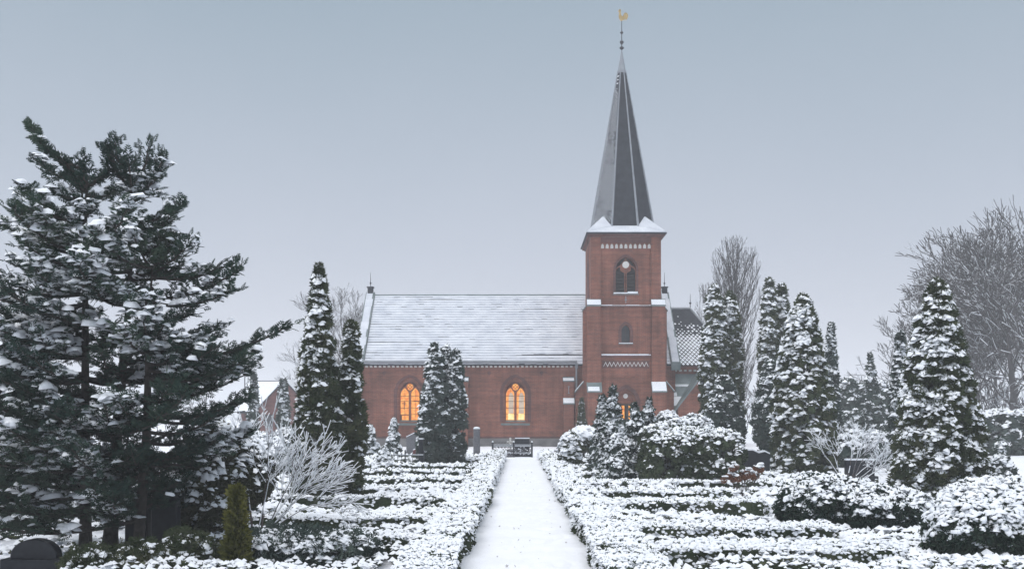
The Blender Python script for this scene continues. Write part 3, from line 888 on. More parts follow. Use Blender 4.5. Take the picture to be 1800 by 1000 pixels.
    # gable copings
    for (xa, xb) in ((NX0 - .28, NX0 + .30), (NX1 - .30, NX1 + .25)):
        cp = MB()
        up_ = .26
        A = (NY - .45, EZ - .32 + up_); B = (RY, RZ + up_ + .02)
        cp.prism([A, B, (B[0], B[1] - .55), (A[0], A[1] - .5)], xa, xb, axis='x')
        C2 = (2 * RY - NY + .45, EZ - .32 + up_)
        cp.prism([C2, (C2[0], C2[1] - .5), (B[0], B[1] - .55), B], xa, xb, axis='x')
        c = cp.build('gable_coping', M['slate_green'], church)
        s_ = MB(); random.seed(3)
        for k in range(9):
            a, b = k / 9, (k + 1) / 9 - .002
            p = lambda t: (A[0] + (B[0] - A[0]) * t, A[1] + (B[1] - A[1]) * t + .002)
            pa, pb = p(a), p(b)
            s_.prism([(pa[0], pa[1]), (pb[0], pb[1]), (pb[0] - .02, pb[1] + .04), (pa[0] - .02, pa[1] + .04)], xa + .03 + random.uniform(0, .05), xb - .03 - random.uniform(0, .10), axis='x')
        s_.build('snow', M['snow_thin'], c)
        f = MB(); xc = (xa + xb) / 2
        f.box(xc - .17, xc + .17, RY - .17, RY + .17, RZ + .1, RZ + .55).box(xc - .22, xc + .22, RY - .22, RY + .22, RZ + .55, RZ + .62)
        f.tube((xc, RY, RZ + .62), (xc, RY, RZ + 1.55), .025, .01, 6)
        f.lathe([(.01, -.08), (.07, 0), (.01, .08)], (xc, RY, RZ + .85), 8)
        f.build('gable_finial', M['slate'], church)
    # buttresses
    for bx in (-9.90, -3.45, 2.94):
        b = MB(); hw = .31
        b.prism([(NY, -.05), (NY, 4.15), (NY - .42, 3.92), (NY - .42, 2.87), (NY - .75, 2.55), (NY - .75, -.05)], bx - hw, bx + hw, axis='x')
        o = b.build('buttress', M['brick'], church)
        for (za, ya, zb, yb) in ((4.19, NY + .0, 3.93, NY - .47), (2.90, NY - .415, 2.56, NY - .80)):
            MB().prism([(ya, za), (yb, zb), (yb, zb - .06), (ya, za - .045)], bx - hw - .04, bx + hw + .04, axis='x').build('weathering', M['slate_green'], o)
        s_ = MB()
        s_.prism([(NY - .20, 4.083), (NY - .46, 3.94), (NY - .46, 3.97), (NY - .20, 4.12)], bx - hw - .02, bx + hw + .02, axis='x')
        s_.prism([(NY - .46, 2.86), (NY - .79, 2.575), (NY - .79, 2.60), (NY - .46, 2.89)], bx - hw - .02, bx + hw + .02, axis='x')
        s_.build('snow', M['snow'], o)
        MB().box(bx - .02, bx + .02, NY - .44, NY - .424, 3.15, 3.6).box(bx - .06, bx + .06, NY - .45, NY - .441, 3.56, 3.6).box(bx - .06, bx + .06, NY - .45, NY - .441, 3.15, 3.19).build('iron_anchor', M['lead'], o)
    # small vents under the eaves
    for vx in (-8.25, -1.87, 1.32):
        v = MB(); v.prism(disc(vx, 4.42, .12, 8), NY - .03, NY - .004); v.prism([(vx - .05, 4.36), (vx, 4.20), (vx + .05, 4.36)], NY - .026, NY - .005)
        v.build('vent', M['brick_dark'], church)
    # windows
    for k, (cx, hw, zs, zp, za) in enumerate(wins):
        wroot = MB()
        arch_band(wroot, cx, hw + .17, zs, zp, za + .2, .18, NY - .02, NY + .1)
        wroot.box(cx - hw - .17, cx - hw - .169 + .0001, NY - .02, NY + .1, zs, zs + .01)
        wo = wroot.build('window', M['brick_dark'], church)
        fr = MB()
        arch_band(fr, cx, hw, zs, zp, za, .13, NY + .10, NY + .32)
        arch_band(fr, cx, hw - .12, zs, zp, za - .12, .07, NY + .18, NY + .36)
        fr.build('window_frame', M['brick'], wo)
        # tracery
        tr = MB(); yi0, yi1 = NY + .22, NY + .36; w2 = hw - .2
        zl = zp - .10; lw = (w2 - .05) / 2
        tr.box(cx - .07, cx + .07, yi0 - .03, yi1, zs + .05, zl + .25)
        lights = []
        for s_ in (-1, 1):
            lx = cx + s_ * (.05 + lw)
            arch_band(tr, lx, lw + .035, zs + .05, zl, zl + .50, .04, yi0, yi1, n=6)
            lights.append(lx)
        oz = zp + .42; ring(tr, cx, oz, .20, .27, yi0, yi1)
        # spandrel plate with round hole approximated by web pieces
        tr.prism([(cx - w2 - .02, zl + .18), (cx - w2 * .55, zl + .50), (cx - .24, oz + .02), (cx - w2 * .72, zp + .42)], yi0 + .02, yi1 - .02)
        tr.prism([(cx + w2 + .02, zl + .18), (cx + w2 * .72, zp + .42), (cx + .24, oz + .02), (cx + w2 * .55, zl + .50)], yi0 + .02, yi1 - .02)
        tr.prism([(cx - .2, oz - .2), (cx, zl + .2), (cx + .2, oz - .2), (cx, oz - .235)], yi0 + .02, yi1 - .02)
        tr.prism([(cx - .2, oz + .19), (cx + .2, oz + .19), (cx + .04, za - .2), (cx - .04, za - .2)], yi0 + .02, yi1 - .02)
        tr.build('tracery', M['brick'], wo)
        # glass
        for s_, lx in zip((-1, 1), lights):
            g = MB(); g.prism([(lx - lw, zs + .06), (lx + lw, zs + .06)] + arch_pts(lx, lw, zl, zl + .46, 6), NY + .29, NY + .31)
            go = g.build('pane', M['lit_glass'], wo)
            bars = MB()
            for q in (.42, .82, 1.22, 1.55): bars.box(lx - lw, lx + lw, NY + .275, NY + .288, zs + q, zs + q + .03)
            bars.box(lx - .008, lx + .008, NY + .277, NY + .287, zs + .06, zl + .4)
            bars.build('glazing_bars', M['dark_wood'], wo)
            if k == 1:     # glowing panels imitate pale far windows seen through, and a brighter patch below
                p = MB(); hx = lw * .58
                p.prism([(lx - hx + .05, zs + .5), (lx + hx + .05, zs + .5)] + arch_pts(lx + .05, hx, zl - .12, zl + .2, 6), NY + .2755, NY + .2765)
                p.build('far_window_light', M['pale_glass'], wo)
                l = MB(); l.prism([(lx - lw * .55, zs + .12), (lx + lw * .85, zs + .12), (lx + lw * .85, zs + .46), (lx - lw * .5, zs + .5)], NY + .270, NY + .2745)
                l.build('bright_patch', M['bright_glass'], wo)
            else:
                if s_ < 0:
                    c = MB(); c.box(lx - .06, lx - .025, NY + .2705, NY + .2735, zs + .75, zs + 1.25).box(lx - .19, lx + .1, NY + .27, NY + .274, zs + 1.08, zs + 1.12)
                    c.build('cross_silhouette', M['dark_wood'], wo)
                    MB().box(lx - lw, lx + lw, NY + .27, NY + .274, zs + .38, zs + .41).box(lx - lw, lx - lw + .08, NY + .2705, NY + .2735, zs + .06, zs + .40).build('bench_silhouette', M['dark_wood'], wo)
                else:
                    c = MB(); c.box(lx - lw * .4, lx + lw, NY + .27, NY + .274, zs + 1.22, zs + 1.27)
                    c.build('ledge_silhouette', M['dark_wood'], wo)
        g = MB(); g.prism(disc(cx, oz, .2), NY + .29, NY + .31); go = g.build('oculus_pane', M['lit_glass'], wo)
        q = MB()
        for a in (45, 135): 
            c_, s_ = math.cos(R(a)), math.sin(R(a))
            for off in (-.07, .07):
                px_, pz_ = cx - s_ * off, oz + c_ * off
                q.prism([(px_ - c_ * .18 - s_ * .01, pz_ - s_ * .18 + c_ * .01), (px_ - c_ * .18 + s_ * .01, pz_ - s_ * .18 - c_ * .01), (px_ + c_ * .18 + s_ * .01, pz_ + s_ * .18 - c_ * .01), (px_ + c_ * .18 - s_ * .01, pz_ + s_ * .18 + c_ * .01)], NY + .27, NY + .286)
        q.build('oculus_leading', M['dark_wood'], wo)
        s_ = MB(); s_.prism([(NY + .32, zs + .12), (NY - .10, zs - .16), (NY - .10, zs - .22), (NY + .32, zs - .22)], cx - hw - .1, cx + hw + .1, axis='x')
        so_ = s_.build('sill', M['slate_green'], wo)
    # dark inside so nothing shows through
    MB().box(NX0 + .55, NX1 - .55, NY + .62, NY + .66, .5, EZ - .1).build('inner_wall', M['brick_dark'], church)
nave()

# ------------------------------------------------------------------ tower
TY = 58.5; TX = 6.235; TD = 5.0; TB = TY + TD; TC = (TY + TB) / 2
def tower():
    root = church
    hwb, hwl = 2.055, 2.285        # belfry and lower stage half widths
    p0, p1 = TX - 1.485, TX + 1.485
    # core with openings: portal, small window, belfry window
    b = MB()
    bel = (TX, .62, 9.02, 10.35, 11.16); sm = (TX, .26, 6.12, 6.78, 7.16); por = (TX, .62, 0.1, 2.55, 3.38)
    wall_arches(b, p0, p1, 8.26, 12.3, [bel], TY + .16, TY + .7)
    wall_arches(b, p0, p1, 5.30, 8.26, [sm], TY + .16, TY + .7)
    wall_arches(b, p0, p1, 0, 5.30, [por], TY + .12, TY + .7)
    b.box(TX - hwb, p0, TY + .02, TY + .7, 8.4, 12.3); b.box(p1, TX + hwb, TY + .02, TY + .7, 8.4, 12.3)
    # side and back walls
    b.box(TX - hwb, TX - hwb + .6, TY + .7, TB, 0, 12.3); b.box(TX + hwb - .6, TX + hwb, TY + .7, TB, 0, 12.3); b.box(TX - hwb + .6, TX + hwb - .6, TB - .6, TB, 0, 12.3)
    b.build('tower_wall', M['brick'], root)
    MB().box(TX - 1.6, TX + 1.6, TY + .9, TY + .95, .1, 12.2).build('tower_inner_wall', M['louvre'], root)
    # corner buttresses in two stages: front-facing and side-facing
    for s in (-1, 1):
        xo, xi = TX + s * hwl, TX + s * 1.50
        xa, xb = min(xo, xi), max(xo, xi)
        u = MB(); u.prism([(TY + .015, 8.62), (TY - .16, 8.28), (TY - .16, 3.72), (TY - .55, 3.22), (TY - .55, -.05), (TY + .6, -.05), (TY + .6, 8.62)], xa, xb, axis='x')
        # side-facing leg
        yq0, yq1 = TY + .35, TY + 1.15
        xs = lambda q: TX + s * q
        side = [(xs(hwb - .01), 8.55), (xs(hwl + .20), 8.05), (xs(hwl + .20), 3.75), (xs(hwl + .62), 3.22), (xs(hwl + .62), -.05), (xs(hwb - .01), -.05)]
        u.prism(side, yq0 + .27, yq1, axis='y')
        o = u.build('tower_buttress', M['brick'], root)
        c = MB()
        MB().prism([(TY + .03, 8.68), (TY - .20, 8.29), (TY - .20, 8.22), (TY + .03, 8.60)], xa - .04, xb + .03, axis='x').build('weathering', M['slate_green'], o)
        MB().prism([(TY - .14, 3.79), (TY - .61, 3.24), (TY - .61, 3.17), (TY - .14, 3.70)], xa - .05, xb + .05, axis='x').build('weathering', M['slate_green'], o)
        MB().prism([(xs(hwl + .15), 3.88), (xs(hwl + .68), 3.25), (xs(hwl + .68), 3.18), (xs(hwl + .15), 3.80)], yq0 + .2, yq1 + .05, axis='y').build('weathering', M['slate_green'], o)
        MB().prism([(xs(hwb), 8.62), (xs(hwl + .25), 8.08), (xs(hwl + .25), 8.01), (xs(hwb), 8.55)], yq0 + .2, yq1 + .05, axis='y').build('weathering', M['slate_green'], o)
        sn = MB()
        sn.prism([(TY - .02, 8.605), (TY - .19, 8.32), (TY - .19, 8.35), (TY - .02, 8.635)], xa - .02, xb + .01, axis='x')
        if s > 0: sn.prism([(TY - .16, 3.77), (TY - .60, 3.256), (TY - .60, 3.29), (TY - .16, 3.81)], xa - .02, xb + .02, axis='x')
        else: sn.prism([(TY - .40, 3.49), (TY - .60, 3.256), (TY - .60, 3.28), (TY - .40, 3.515)], xa + .02, xb - .1, axis='x')
        sn.prism([(xs(hwl + .18), 3.85), (xs(hwl + .66), 3.28), (xs(hwl + .66), 3.32), (xs(hwl + .18), 3.89)], yq0 + .22, yq1 + .02, axis='y')
        sn.build('snow', M['snow'], o)
    # belfry side recess (left flank): a tall blind panel
    MB().prism([(TY + 1.5, 8.9), (TY + 3.6, 8.9), (TY + 3.6, 11.0), (TY + 2.55, 11.7), (TY + 1.5, 11.0)], TX - hwb - .02, TX - hwb - .004, axis='x').build('flank_panel', M['brick_dark'], root)
    # string courses
    for (z0, z1, pr, sno) in ((8.22, 8.29, .06, True), (5.26, 5.36, .10, True)):
        MB().box(p0, p1, TY + .155 - pr, TY + .16, z0, z1).build('string_course', M['brick_dark'], root)
        s_ = MB(); x = p0 + .05
        while x < p1 - .1:
            l = min(random.uniform(.3, 1.0), p1 - x); s_.box(x, x + l - .015, TY + .165 - pr, TY + .155, z1 + .002, z1 + (.03 if z0 > 6 else .06) + random.uniform(0, .03)); x += l
        s_.build('ledge_snow', M['snow'], root)
    # belfry arcade frieze
    MB().box(p0, p1, TY + .09, TY + .158, 11.99, 12.3).build('arcade_band', M['brick_dark'], root)
    for k in range(11):
        cx = p0 + .11 + (p1 - p0 - .22) * k / 10
        f = MB(); f.prism([(cx - .088, 11.66), (cx + .088, 11.66)] + arch_pts(cx, .088, 11.78, 11.93, 4), TY + .12, TY + .152)
        f.build('blind_arch', M['white_plaster'], root)
        g = MB(); arch_band(g, cx, .135, 11.66, 11.80, 11.99, .04, TY + .085, TY + .158, n=4); g.build('arch_rib', M['brick'], root)
    # zigzag frieze
    MB().box(p0 + .1, p1 - .1, TY + .10, TY + .118, 4.62, 5.05).build('zigzag_ground', M['brick_dark'], root)
    z = MB(); n = 11; wz = (p1 - p0 - .34) / n
    for k in range(n):
        xa = p0 + .17 + k * wz
        for (x0_, za_, x1_, zb_) in ((xa, 4.72, xa + wz / 2, 4.96), (xa + wz / 2, 4.96, xa + wz, 4.72)):
            z.prism([(x0_, za_ - .035), (x1_, zb_ - .035), (x1_, zb_ + .035), (x0_, za_ + .035)], TY + .085, TY + .098)
    z.build('zigzag_frieze', M['white_plaster'], root)
    # belfry window
    cx, hw, zs, zp, za = bel
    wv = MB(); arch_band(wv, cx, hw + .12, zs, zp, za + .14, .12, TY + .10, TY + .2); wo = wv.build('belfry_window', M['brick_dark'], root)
    t = MB(); y0, y1 = TY + .24, TY + .45
    t.box(cx - .07, cx + .07, y0, y1, zs, zp - .1)
    for s in (-1, 1):
        lx = cx + s * (hw + .0) / 2
        arch_band(t, lx, hw / 2 + .03, zs, zp - .1, zp + .32, .06, y0, y1, n=6)
    t.prism([(cx - .3, zp + .02), (cx, zp - .15), (cx + .3, zp + .02), (cx + .32, zp + .35), (cx, za - .04), (cx - .32, zp + .35)], y0 + .03, y1 - .03)
    t.build('tracery', M['brick'], wo)
    r_ = MB(); r_.prism(disc(cx, zp + .36, .20), y0 - .05, y0 - .01); r_.build('round_plaque', M['white_plaster'], wo)
    for s in (-1, 1):
        lx = cx + s * hw / 2
        for k in range(7):
            zz = zs + .12 + k * .2
            l = MB(); l.hexa([(lx - .24, TY + .40, zz - .08), (lx + .24, TY + .40, zz - .08), (lx + .24, TY + .58, zz + .08), (lx - .24, TY + .58, zz + .08),
                              (lx - .24, TY + .40, zz - .05), (lx + .24, TY + .40, zz - .05), (lx + .24, TY + .58, zz + .11), (lx - .24, TY + .58, zz + .11)])
            l.build('louvre_slat', M['louvre'], wo)
    s_ = MB(); s_.box(cx - hw - .14, cx + hw + .14, TY + .06, TY + .40, zs - .09, zs - .02); s_.build('sill', M['stone'], wo)
    s_ = MB()
    for k, (a, c) in enumerate(((-.72, -.3), (-.3, .12), (.12, .72))): s_.box(cx + a, cx + c - .02, TY + .07, TY + .40, zs - .018, zs + .05 + .05 * (k == 2))
    s_.build('sill_snow', M['snow'], wo)
    MB().box(cx - .025, cx + .025, TY + .13, TY + .155, 8.45, 8.85).box(cx - .08, cx + .08, TY + .125, TY + .15, 8.62, 8.66).build('iron_anchor', M['lead'], root)
    # small window
    cx, hw, zs, zp, za = sm
    wv = MB(); arch_band(wv, cx, hw + .17, zs - .05, zp, za + .2, .17, TY + .12, TY + .2); wo = wv.build('stair_window', M['brick_dark'], root)
    g = MB(); g.prism([(cx - hw, zs), (cx + hw, zs)] + arch_pts(cx, hw, zp, za, 6), TY + .42, TY + .45); g.build('pane', M['dark_glass'], wo)
    MB().box(cx - .015, cx + .015, TY + .39, TY + .415, zs, za - .1).build('glazing_bar', M['dark_wood'], wo)
    MB().box(cx - hw - .18, cx + hw + .18, TY + .07, TY + .35, zs - .11, zs - .05).build('sill', M['stone'], wo)
    MB().box(cx - hw - .15, cx + hw + .15, TY + .075, TY + .33, zs - .049, zs - .01).build('sill_snow', M['snow'], wo)
    # portal
    cx, hw, zs, zp, za = por
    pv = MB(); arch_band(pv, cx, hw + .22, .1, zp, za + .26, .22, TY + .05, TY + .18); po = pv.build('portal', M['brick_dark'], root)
    f = MB(); arch_band(f, cx, hw, .1, zp, za, .14, TY + .2, TY + .42)
    f.prism([(cx - hw + .12, 2.52), (cx + hw - .12, 2.52), (cx + hw - .12, 2.6)] + arch_pts(cx, hw - .12, zp + .05, za - .12, 8)[1:-1] + [(cx - hw + .12, 2.6)], TY + .34, TY + .42)
    f.build('door_surround', M['brick'], po)
    MB().prism(disc(cx, 2.98, .14), TY + .30, TY + .338).build('round_plaque', M['white_plaster'], po)
    for s in (-1, 1):
        d = MB(); d.box(cx + s * .25 - .235, cx + s * .25 + .235, TY + .40, TY + .44, .15, 2.5); do = d.build('door_leaf', M['dark_wood'], po)
        g = MB(); g.box(cx + s * .25 - (.19 if s < 0 else .06), cx + s * .25 + (.19 if s < 0 else .04), TY + .385, TY + .398, .9, 2.42); g.build('pane', M['lit_glass'], po)
    # eaves cornice
    MB().box(TX - hwb - .08, TX + hwb + .08, TY - .06, TB + .06, 12.3, 12.36).box(TX - hwb - .2, TX + hwb + .2, TY - .18, TB + .18, 12.36, 12.46).build('tower_cornice', M['brick_dark'], root)
    MB().box(TX - hwb - .30, TX + hwb + .30, TY - .28, TB + .28, 12.461, 12.53).build('eaves_board', M['slate'], root)
    # ---- spire
    ex0, ex1, ey0, ey1 = TX - hwb - .28, TX + hwb + .28, TY - .26, TB + .26
    zb = 12.535; za_ = 24.3; rin = 1.86; z8 = 13.05
    def octo(z, grow=0.0):
        r = (rin + grow) * (za_ - z) / (za_ - z8); rc = r / math.cos(math.pi / 8)
        return [Vector((TX + rc * math.cos(math.pi / 8 + k * math.pi / 4), TC + rc * math.sin(math.pi / 8 + k * math.pi / 4), z)) for k in range(8)]
    spire = empty('spire', (TX, TC, 12.5)); spire.parent = church; spire.matrix_parent_inverse = parent_inv(church)
    lo, hi = octo(z8 - .35, 0), octo(za_ - .05)
    body = MB(); body.add(lo + hi, [(k, (k + 1) % 8, 8 + (k + 1) % 8, 8 + k) for k in range(8)] + [tuple(range(8, 16))])
    body.build('slate_faces', M['slate'], spire)
    # lead cap on the tip
    cz = Z(130, TC); lo, hi = octo(cz, .09), octo(za_ - .02, .09)
    c = MB(); c.add(lo + hi, [(k, (k + 1) % 8, 8 + (k + 1) % 8, 8 + k) for k in range(8)] + [tuple(range(8, 16)), tuple(range(7, -1, -1))]); c.build('spire_cap', M['lead'], spire)
    # hip rolls
    lo, hi = octo(z8 - .05, .02), octo(cz + .1, .03)
    for k in range(8): MB().tube(lo[k], hi[k], .075, .035, 6).build('hip_roll', M['lead'], spire)
    # skirt roof with snow and four corner broaches
    q = octo(z8)
    sk = MB(); corner = [(ex0, ey0), (ex1, ey0), (ex1, ey1), (ex0, ey1)]
    ctr = Vector((TX, TC, z8 + .02))
    front = {0: (5, 6), 1: (7, 0), 2: (1, 2), 3: (3, 4)}     # octagon vertices of the sides facing -y, +x, +y, -x
    for i in range(4):
        a, b_ = corner[i], corner[(i + 1) % 4]
        k0, k1 = front[i]
        sk.add([(a[0], a[1], zb), (b_[0], b_[1], zb), q[k1], q[k0]], [(0, 1, 2, 3)])
    sk.build('skirt_roof', M['slate'], spire)
    sn = MB(); up_ = .05
    for i in range(4):
        a, b_ = corner[i], corner[(i + 1) % 4]; k0, k1 = front[i]
        base = [Vector((a[0], a[1], zb)), Vector((b_[0], b_[1], zb)), q[k1], q[k0]]
        cc = sum(base, Vector()) / 4
        base = [p + (cc - p) * .02 for p in base]
        sn.hexa([p + Vector((0, 0, .003)) for p in base] + [p + Vector((0, 0, up_)) for p in base])
    sn.build('skirt_snow', M['snow_thin'], spire)
    for i in range(4):
        a = corner[i]
        kA = front[(i + 3) % 4][1]; kB = front[i][0]
        zt = 13.75; o8 = octo(zt); tip = (o8[kA] + o8[kB]) / 2
        A = Vector((a[0], a[1], zb + .01)); P1 = q[kA] + Vector((0, 0, .01)); P2 = q[kB] + Vector((0, 0, .01))
        m = MB(); m.add([A, P1, P2, tip], [(0, 1, 3), (2, 0, 3), (0, 2, 1)])
        bo = m.build('broach', M['slate'], spire)
        s_ = MB()
        for (u_, v_) in ((A, P1), (P2, A)):
            nrm = (v_ - u_).cross(tip - u_).normalized()
            if nrm.z < 0: nrm = -nrm
            bs = [u_, v_, tip]; cc = sum(bs, Vector()) / 3; bs = [p + (cc - p) * .04 for p in bs]
            s_.add([p + nrm * .008 for p in bs] + [p + nrm * .045 for p in bs], [(0, 1, 2), (3, 4, 5), (0, 1, 4, 3), (1, 2, 5, 4), (2, 0, 3, 5)])
        s_.build('broach_snow', M['snow_thin'], spire)
    # slates: overlapping small diamonds on every face that can be seen; snow catches on the weather side
    st = []; ss = []; ssf = []
    for k in (3, 4, 5, 6, 7):            # faces between vertices k and k+1
        z = z8 + .05; row = 0
        while z < cz - .1:
            o8 = octo(z); o9 = octo(z + .2)
            A, B = o8[k], o8[(k + 1) % 8]; L = (B - A).length; n = max(1, int(L / .17))
            upv = (((o9[k] + o9[(k + 1) % 8]) - (A + B)) / 2).normalized(); al = (B - A).normalized(); nr = al.cross(upv).normalized()
            if nr.dot((A + B) / 2 - Vector((TX, TC, z))) < 0: nr = -nr
            for i in range(n):
                t_ = (i + .5 + (.5 if row % 2 else 0)) / n
                if t_ > 1 - .3 / n: continue
                c_ = A + (B - A) * t_
                h = .017 + random.uniform(0, .008); hx = L / n * .48
                pts = [c_ - upv * .11 + nr * (h + .006), c_ + al * hx + nr * h, c_ + upv * .12 + nr * .006, c_ - al * hx + nr * h]
                st.append([tuple(p) for p in pts])
                hf = (z - z8) / (za_ - z8)
                pr_ = {3: 1.0, 4: 1.25, 5: .0, 6: .0, 7: .0}[k] * (1 if hf < .45 else .85 if hf < .7 else .75)
                if random.random() < pr_ * (.72 + .5 * float(noise(np.array([[c_.x * 1.2, c_.y, c_.z]]), 1.0)[0])):
                    e_ = random.uniform(.5, .78) if k < 5 else random.uniform(.3, .6)
                    q0 = c_ - upv * .02 + nr * .02
                    pp = [q0 - upv * .075 * e_ + nr * .028, q0 + al * hx * e_ + nr * .02, q0 + upv * .07 * e_ + nr * .012, q0 - al * hx * e_ + nr * .02]
                    ss.append([tuple(p) for p in pp])
            z += .115; row += 1
    def rh(store, name, m):
        A = np.array(store).reshape(-1, 3); f = np.array([(0, 1, 2), (0, 2, 3)])
        o = np_mesh(name, [(A, (f[None] + (np.arange(len(store)) * 4)[:, None, None]).reshape(-1, 3), 0)], m, spire, smooth=False); o['kind'] = 'stuff'
    rh(st, 'slates', M['slate']); rh(ss, 'snow_on_slates', M['snow'])
    # finial rod with balls and golden cockerel
    zt = za_ - .05
    f = MB(); f.lathe([(.02, -.05), (.12, .02), (.15, .08), (.06, .16), (.02, .22)], (TX, TC, zt), 10)
    f.tube((TX, TC, zt), (TX, TC, Z(37, TC)), .032, .02, 6)
    f.lathe([(.02, -.16), (.10, -.06), (.13, .02), (.10, .08), (.02, .11)], (TX, TC, Z(75, TC)), 10)
    f.lathe([(.02, -.10), (.08, -.05), (.105, 0), (.08, .05), (.02, .10)], (TX, TC, Z(58, TC)), 10)
    f.build('finial_rod', M['iron'], spire)
    zc = Z(37, TC); k_ = TC / F0
    def pc(pts): return [(TX + (px - 1092.5) * k_, zc + (37.0 - py) * k_) for (px, py) in pts]
    ck = MB()
    bodyp = pc([(1091, 37.5), (1088.3, 34), (1087, 29.5), (1087.4, 25), (1088, 21.5), (1085.9, 21), (1087.3, 19.6), (1087.2, 17.4), (1088.6, 18.2), (1089.4, 16.8), (1090.2, 18.4), (1091.2, 18.2), (1090.8, 21), (1091, 25), (1092, 28.5), (1094, 29.6), (1096, 28), (1097, 33), (1094.6, 36.6)])
    ck.prism(bodyp[::-1], TC - .05, TC + .05)
    ckp = ck.build('cockerel_body', M['gold'], spire)
    tl = MB(); tl.prism(pc([(1094.5, 35), (1095, 28), (1096.4, 24.6), (1099, 23), (1101.8, 24), (1103.4, 27), (1103.6, 30.5), (1102, 34), (1099.6, 37.4), (1099.4, 33), (1097, 36.4)])[::-1], TC - .035, TC + .035)
    tl.build('cockerel_tail', M['gold'], spire)
tower()

# ------------------------------------------------------------------ chancel, annex and porch
def chancel():
    CY = 61.7; x0, x1 = NX1 + .02, 13.2; ez = 4.95; ry = 64.9; rz = 8.75; rx = 11.1
    MB().box(x0, x1, CY, 2 * ry - CY, -.05, ez - .12).build('chancel_wall', M['brick'], church)
    MB().box(x0, x1 + .12, CY - .14, 2 * ry - CY + .14, ez - .12, ez - .02).build('cornice', M['brick_dark'], church)
    mb = MB(); x = x0 + .1
    while x < x1: mb.box(x, x + .16, CY - .06, CY - .004, ez - .40, ez - .28); x += .30
    o = mb.build('dentil_course', M['white_plaster'], church); o['kind'] = 'stuff'
    e = .3
    A = Vector((x0, CY - e, ez)); B = Vector((x1 + e, CY - e, ez)); C = Vector((rx, ry, rz)); Dd = Vector((x0, ry, rz)); B2 = Vector((x1 + e, 2 * ry - CY + e, ez)); A2 = Vector((x0, 2 * ry - CY + e, ez))
    r = MB(); r.add([A, B, C, Dd, B2, A2], [(0, 1, 2, 3), (1, 4, 2), (4, 5, 3, 2), (0, 3, 5), (0, 5, 4, 1)])
    ro = r.build('chancel_roof', M['slate'], church)
    # diamond slates with snow on the lower part
    upv = (Dd - A).normalized(); al = Vector((1, 0, 0)); nr = al.cross(upv).normalized(); L = (Dd - A).length
    st = []; ss = []; s = .02; row = 0
    while s < L - .1:
        t = s / L; xr = B.x + (C.x - B.x) * t; x = A.x + .1 + (.13 if row % 2 else 0)
        while x < xr - .12:
            c_ = A + upv * s + al * (x - A.x)
            h = .03 + random.uniform(0, .01)
            st.append([tuple(p) for p in (c_ - upv * .17 + nr * (h + .012), c_ + al * .125 + nr * h, c_ + upv * .17 + nr * .01, c_ - al * .125 + nr * h)])
            n_ = float(noise(np.array([[x, s, 3.0]]), 1.1)[0])
            if random.random() < (1.0 if t < .5 else .9 if t < .6 + .1 * n_ else .5 if t < .75 + .12 * n_ else .08):
                e_ = random.uniform(.8, .98) if t < .5 else random.uniform(.4, .8)
                q0 = c_ + upv * .015 + nr * .035
                ss.append([tuple(p) for p in (q0 - upv * .155 * e_ + nr * .03, q0 + al * .122 * e_ + nr * .015, q0 + upv * .16 * e_, q0 - al * .122 * e_ + nr * .015)])
            x += .26
        s += .175; row += 1
    for store, nm, m in ((st, 'slates', M['slate']), (ss, 'snow_on_slates', M['snow'])):
        Ar = np.array(store).reshape(-1, 3); f = np.array([(0, 1, 2), (0, 2, 3)])
        o = np_mesh(nm, [(Ar, (f[None] + (np.arange(len(store)) * 4)[:, None, None]).reshape(-1, 3), 0)], m, ro, smooth=False); o['kind'] = 'stuff'
    MB().tube(Dd + Vector((0, 0, .05)), C + Vector((0, 0, .05)), .09, .09, 6).tube(C + Vector((0, 0, .04)), B + Vector((0, 0, .03)), .07, .07, 6).build('ridge', M['lead'], ro)
    MB().tube(C, C + Vector((0, 0, 1.0)), .03, .012, 6).lathe([(.01, -.1), (.09, 0), (.01, .1)], C + Vector((0, 0, .4)), 8).build('finial', M['iron'], ro)
    # lean-to annex between tower and chancel
    ax0, ax1 = 8.9, 12.4
    MB().box(ax0, ax1, 59.75, 61.69, -.05, 2.45).build('annex_wall', M['brick'], church)
    an = MB(); an.prism([(59.45, 2.32), (61.72, 4.42), (61.72, 4.30), (59.45, 2.20)], ax0 - .1, ax1, axis='x'); ao = an.build('annex_roof', M['slate_green'], church)
    s_ = MB()
    for (a, b, t0, t1) in ((9.5, 10.7, .60, .66), (8.9, 9.9, .04, .3), (9.1, 9.5, .32, .42)):
        y0_, z0_, y1_, z1_ = 59.45 + 2.27 * t0, 2.325 + 2.1 * t0, 59.45 + 2.27 * t1, 2.325 + 2.1 * t1
        s_.prism([(y0_, z0_), (y1_, z1_), (y1_ - .02, z1_ + .03), (y0_ - .02, z0_ + .03)], a, b, axis='x')
    s_.build('snow', M['snow'], ao)
    # gabled porch
    py, gx, ghw, gz0, gz1 = 58.6, 10.95, 1.65, 2.30, 4.42
    po = MB(); wall_arches(po, gx - ghw, gx + ghw, -.05, gz0, [], py, py + .3)
    po.v = []; po.f = []; po.m = []
    do = (gx, .8, 0.0, 1.55, 2.6)
    wall_arches(po, gx - ghw, gx + ghw, 0, gz0 - .0, [(gx, .8, 0.0, 1.2, 2.05)], py, py + .35)
    po.prism([(gx - ghw, gz0), (gx + ghw, gz0), (gx, gz1)], py, py + .35)
    po.box(gx - ghw, gx - ghw + .3, py + .35, 59.74, 0, gz0 - .05); po.box(gx + ghw - .3, gx + ghw, py + .35, 61.6, 0, gz0 - .05)
    poo = po.build('porch_wall', M['brick'], church)
    MB().prism([(gx - .8, 0.05), (gx + .8, 0.05)] + arch_pts(gx, .8, 1.2, 2.05, 8), py + .25, py + .28).build('lit_doorway', M['lit_glass'], poo)
    rf = MB()
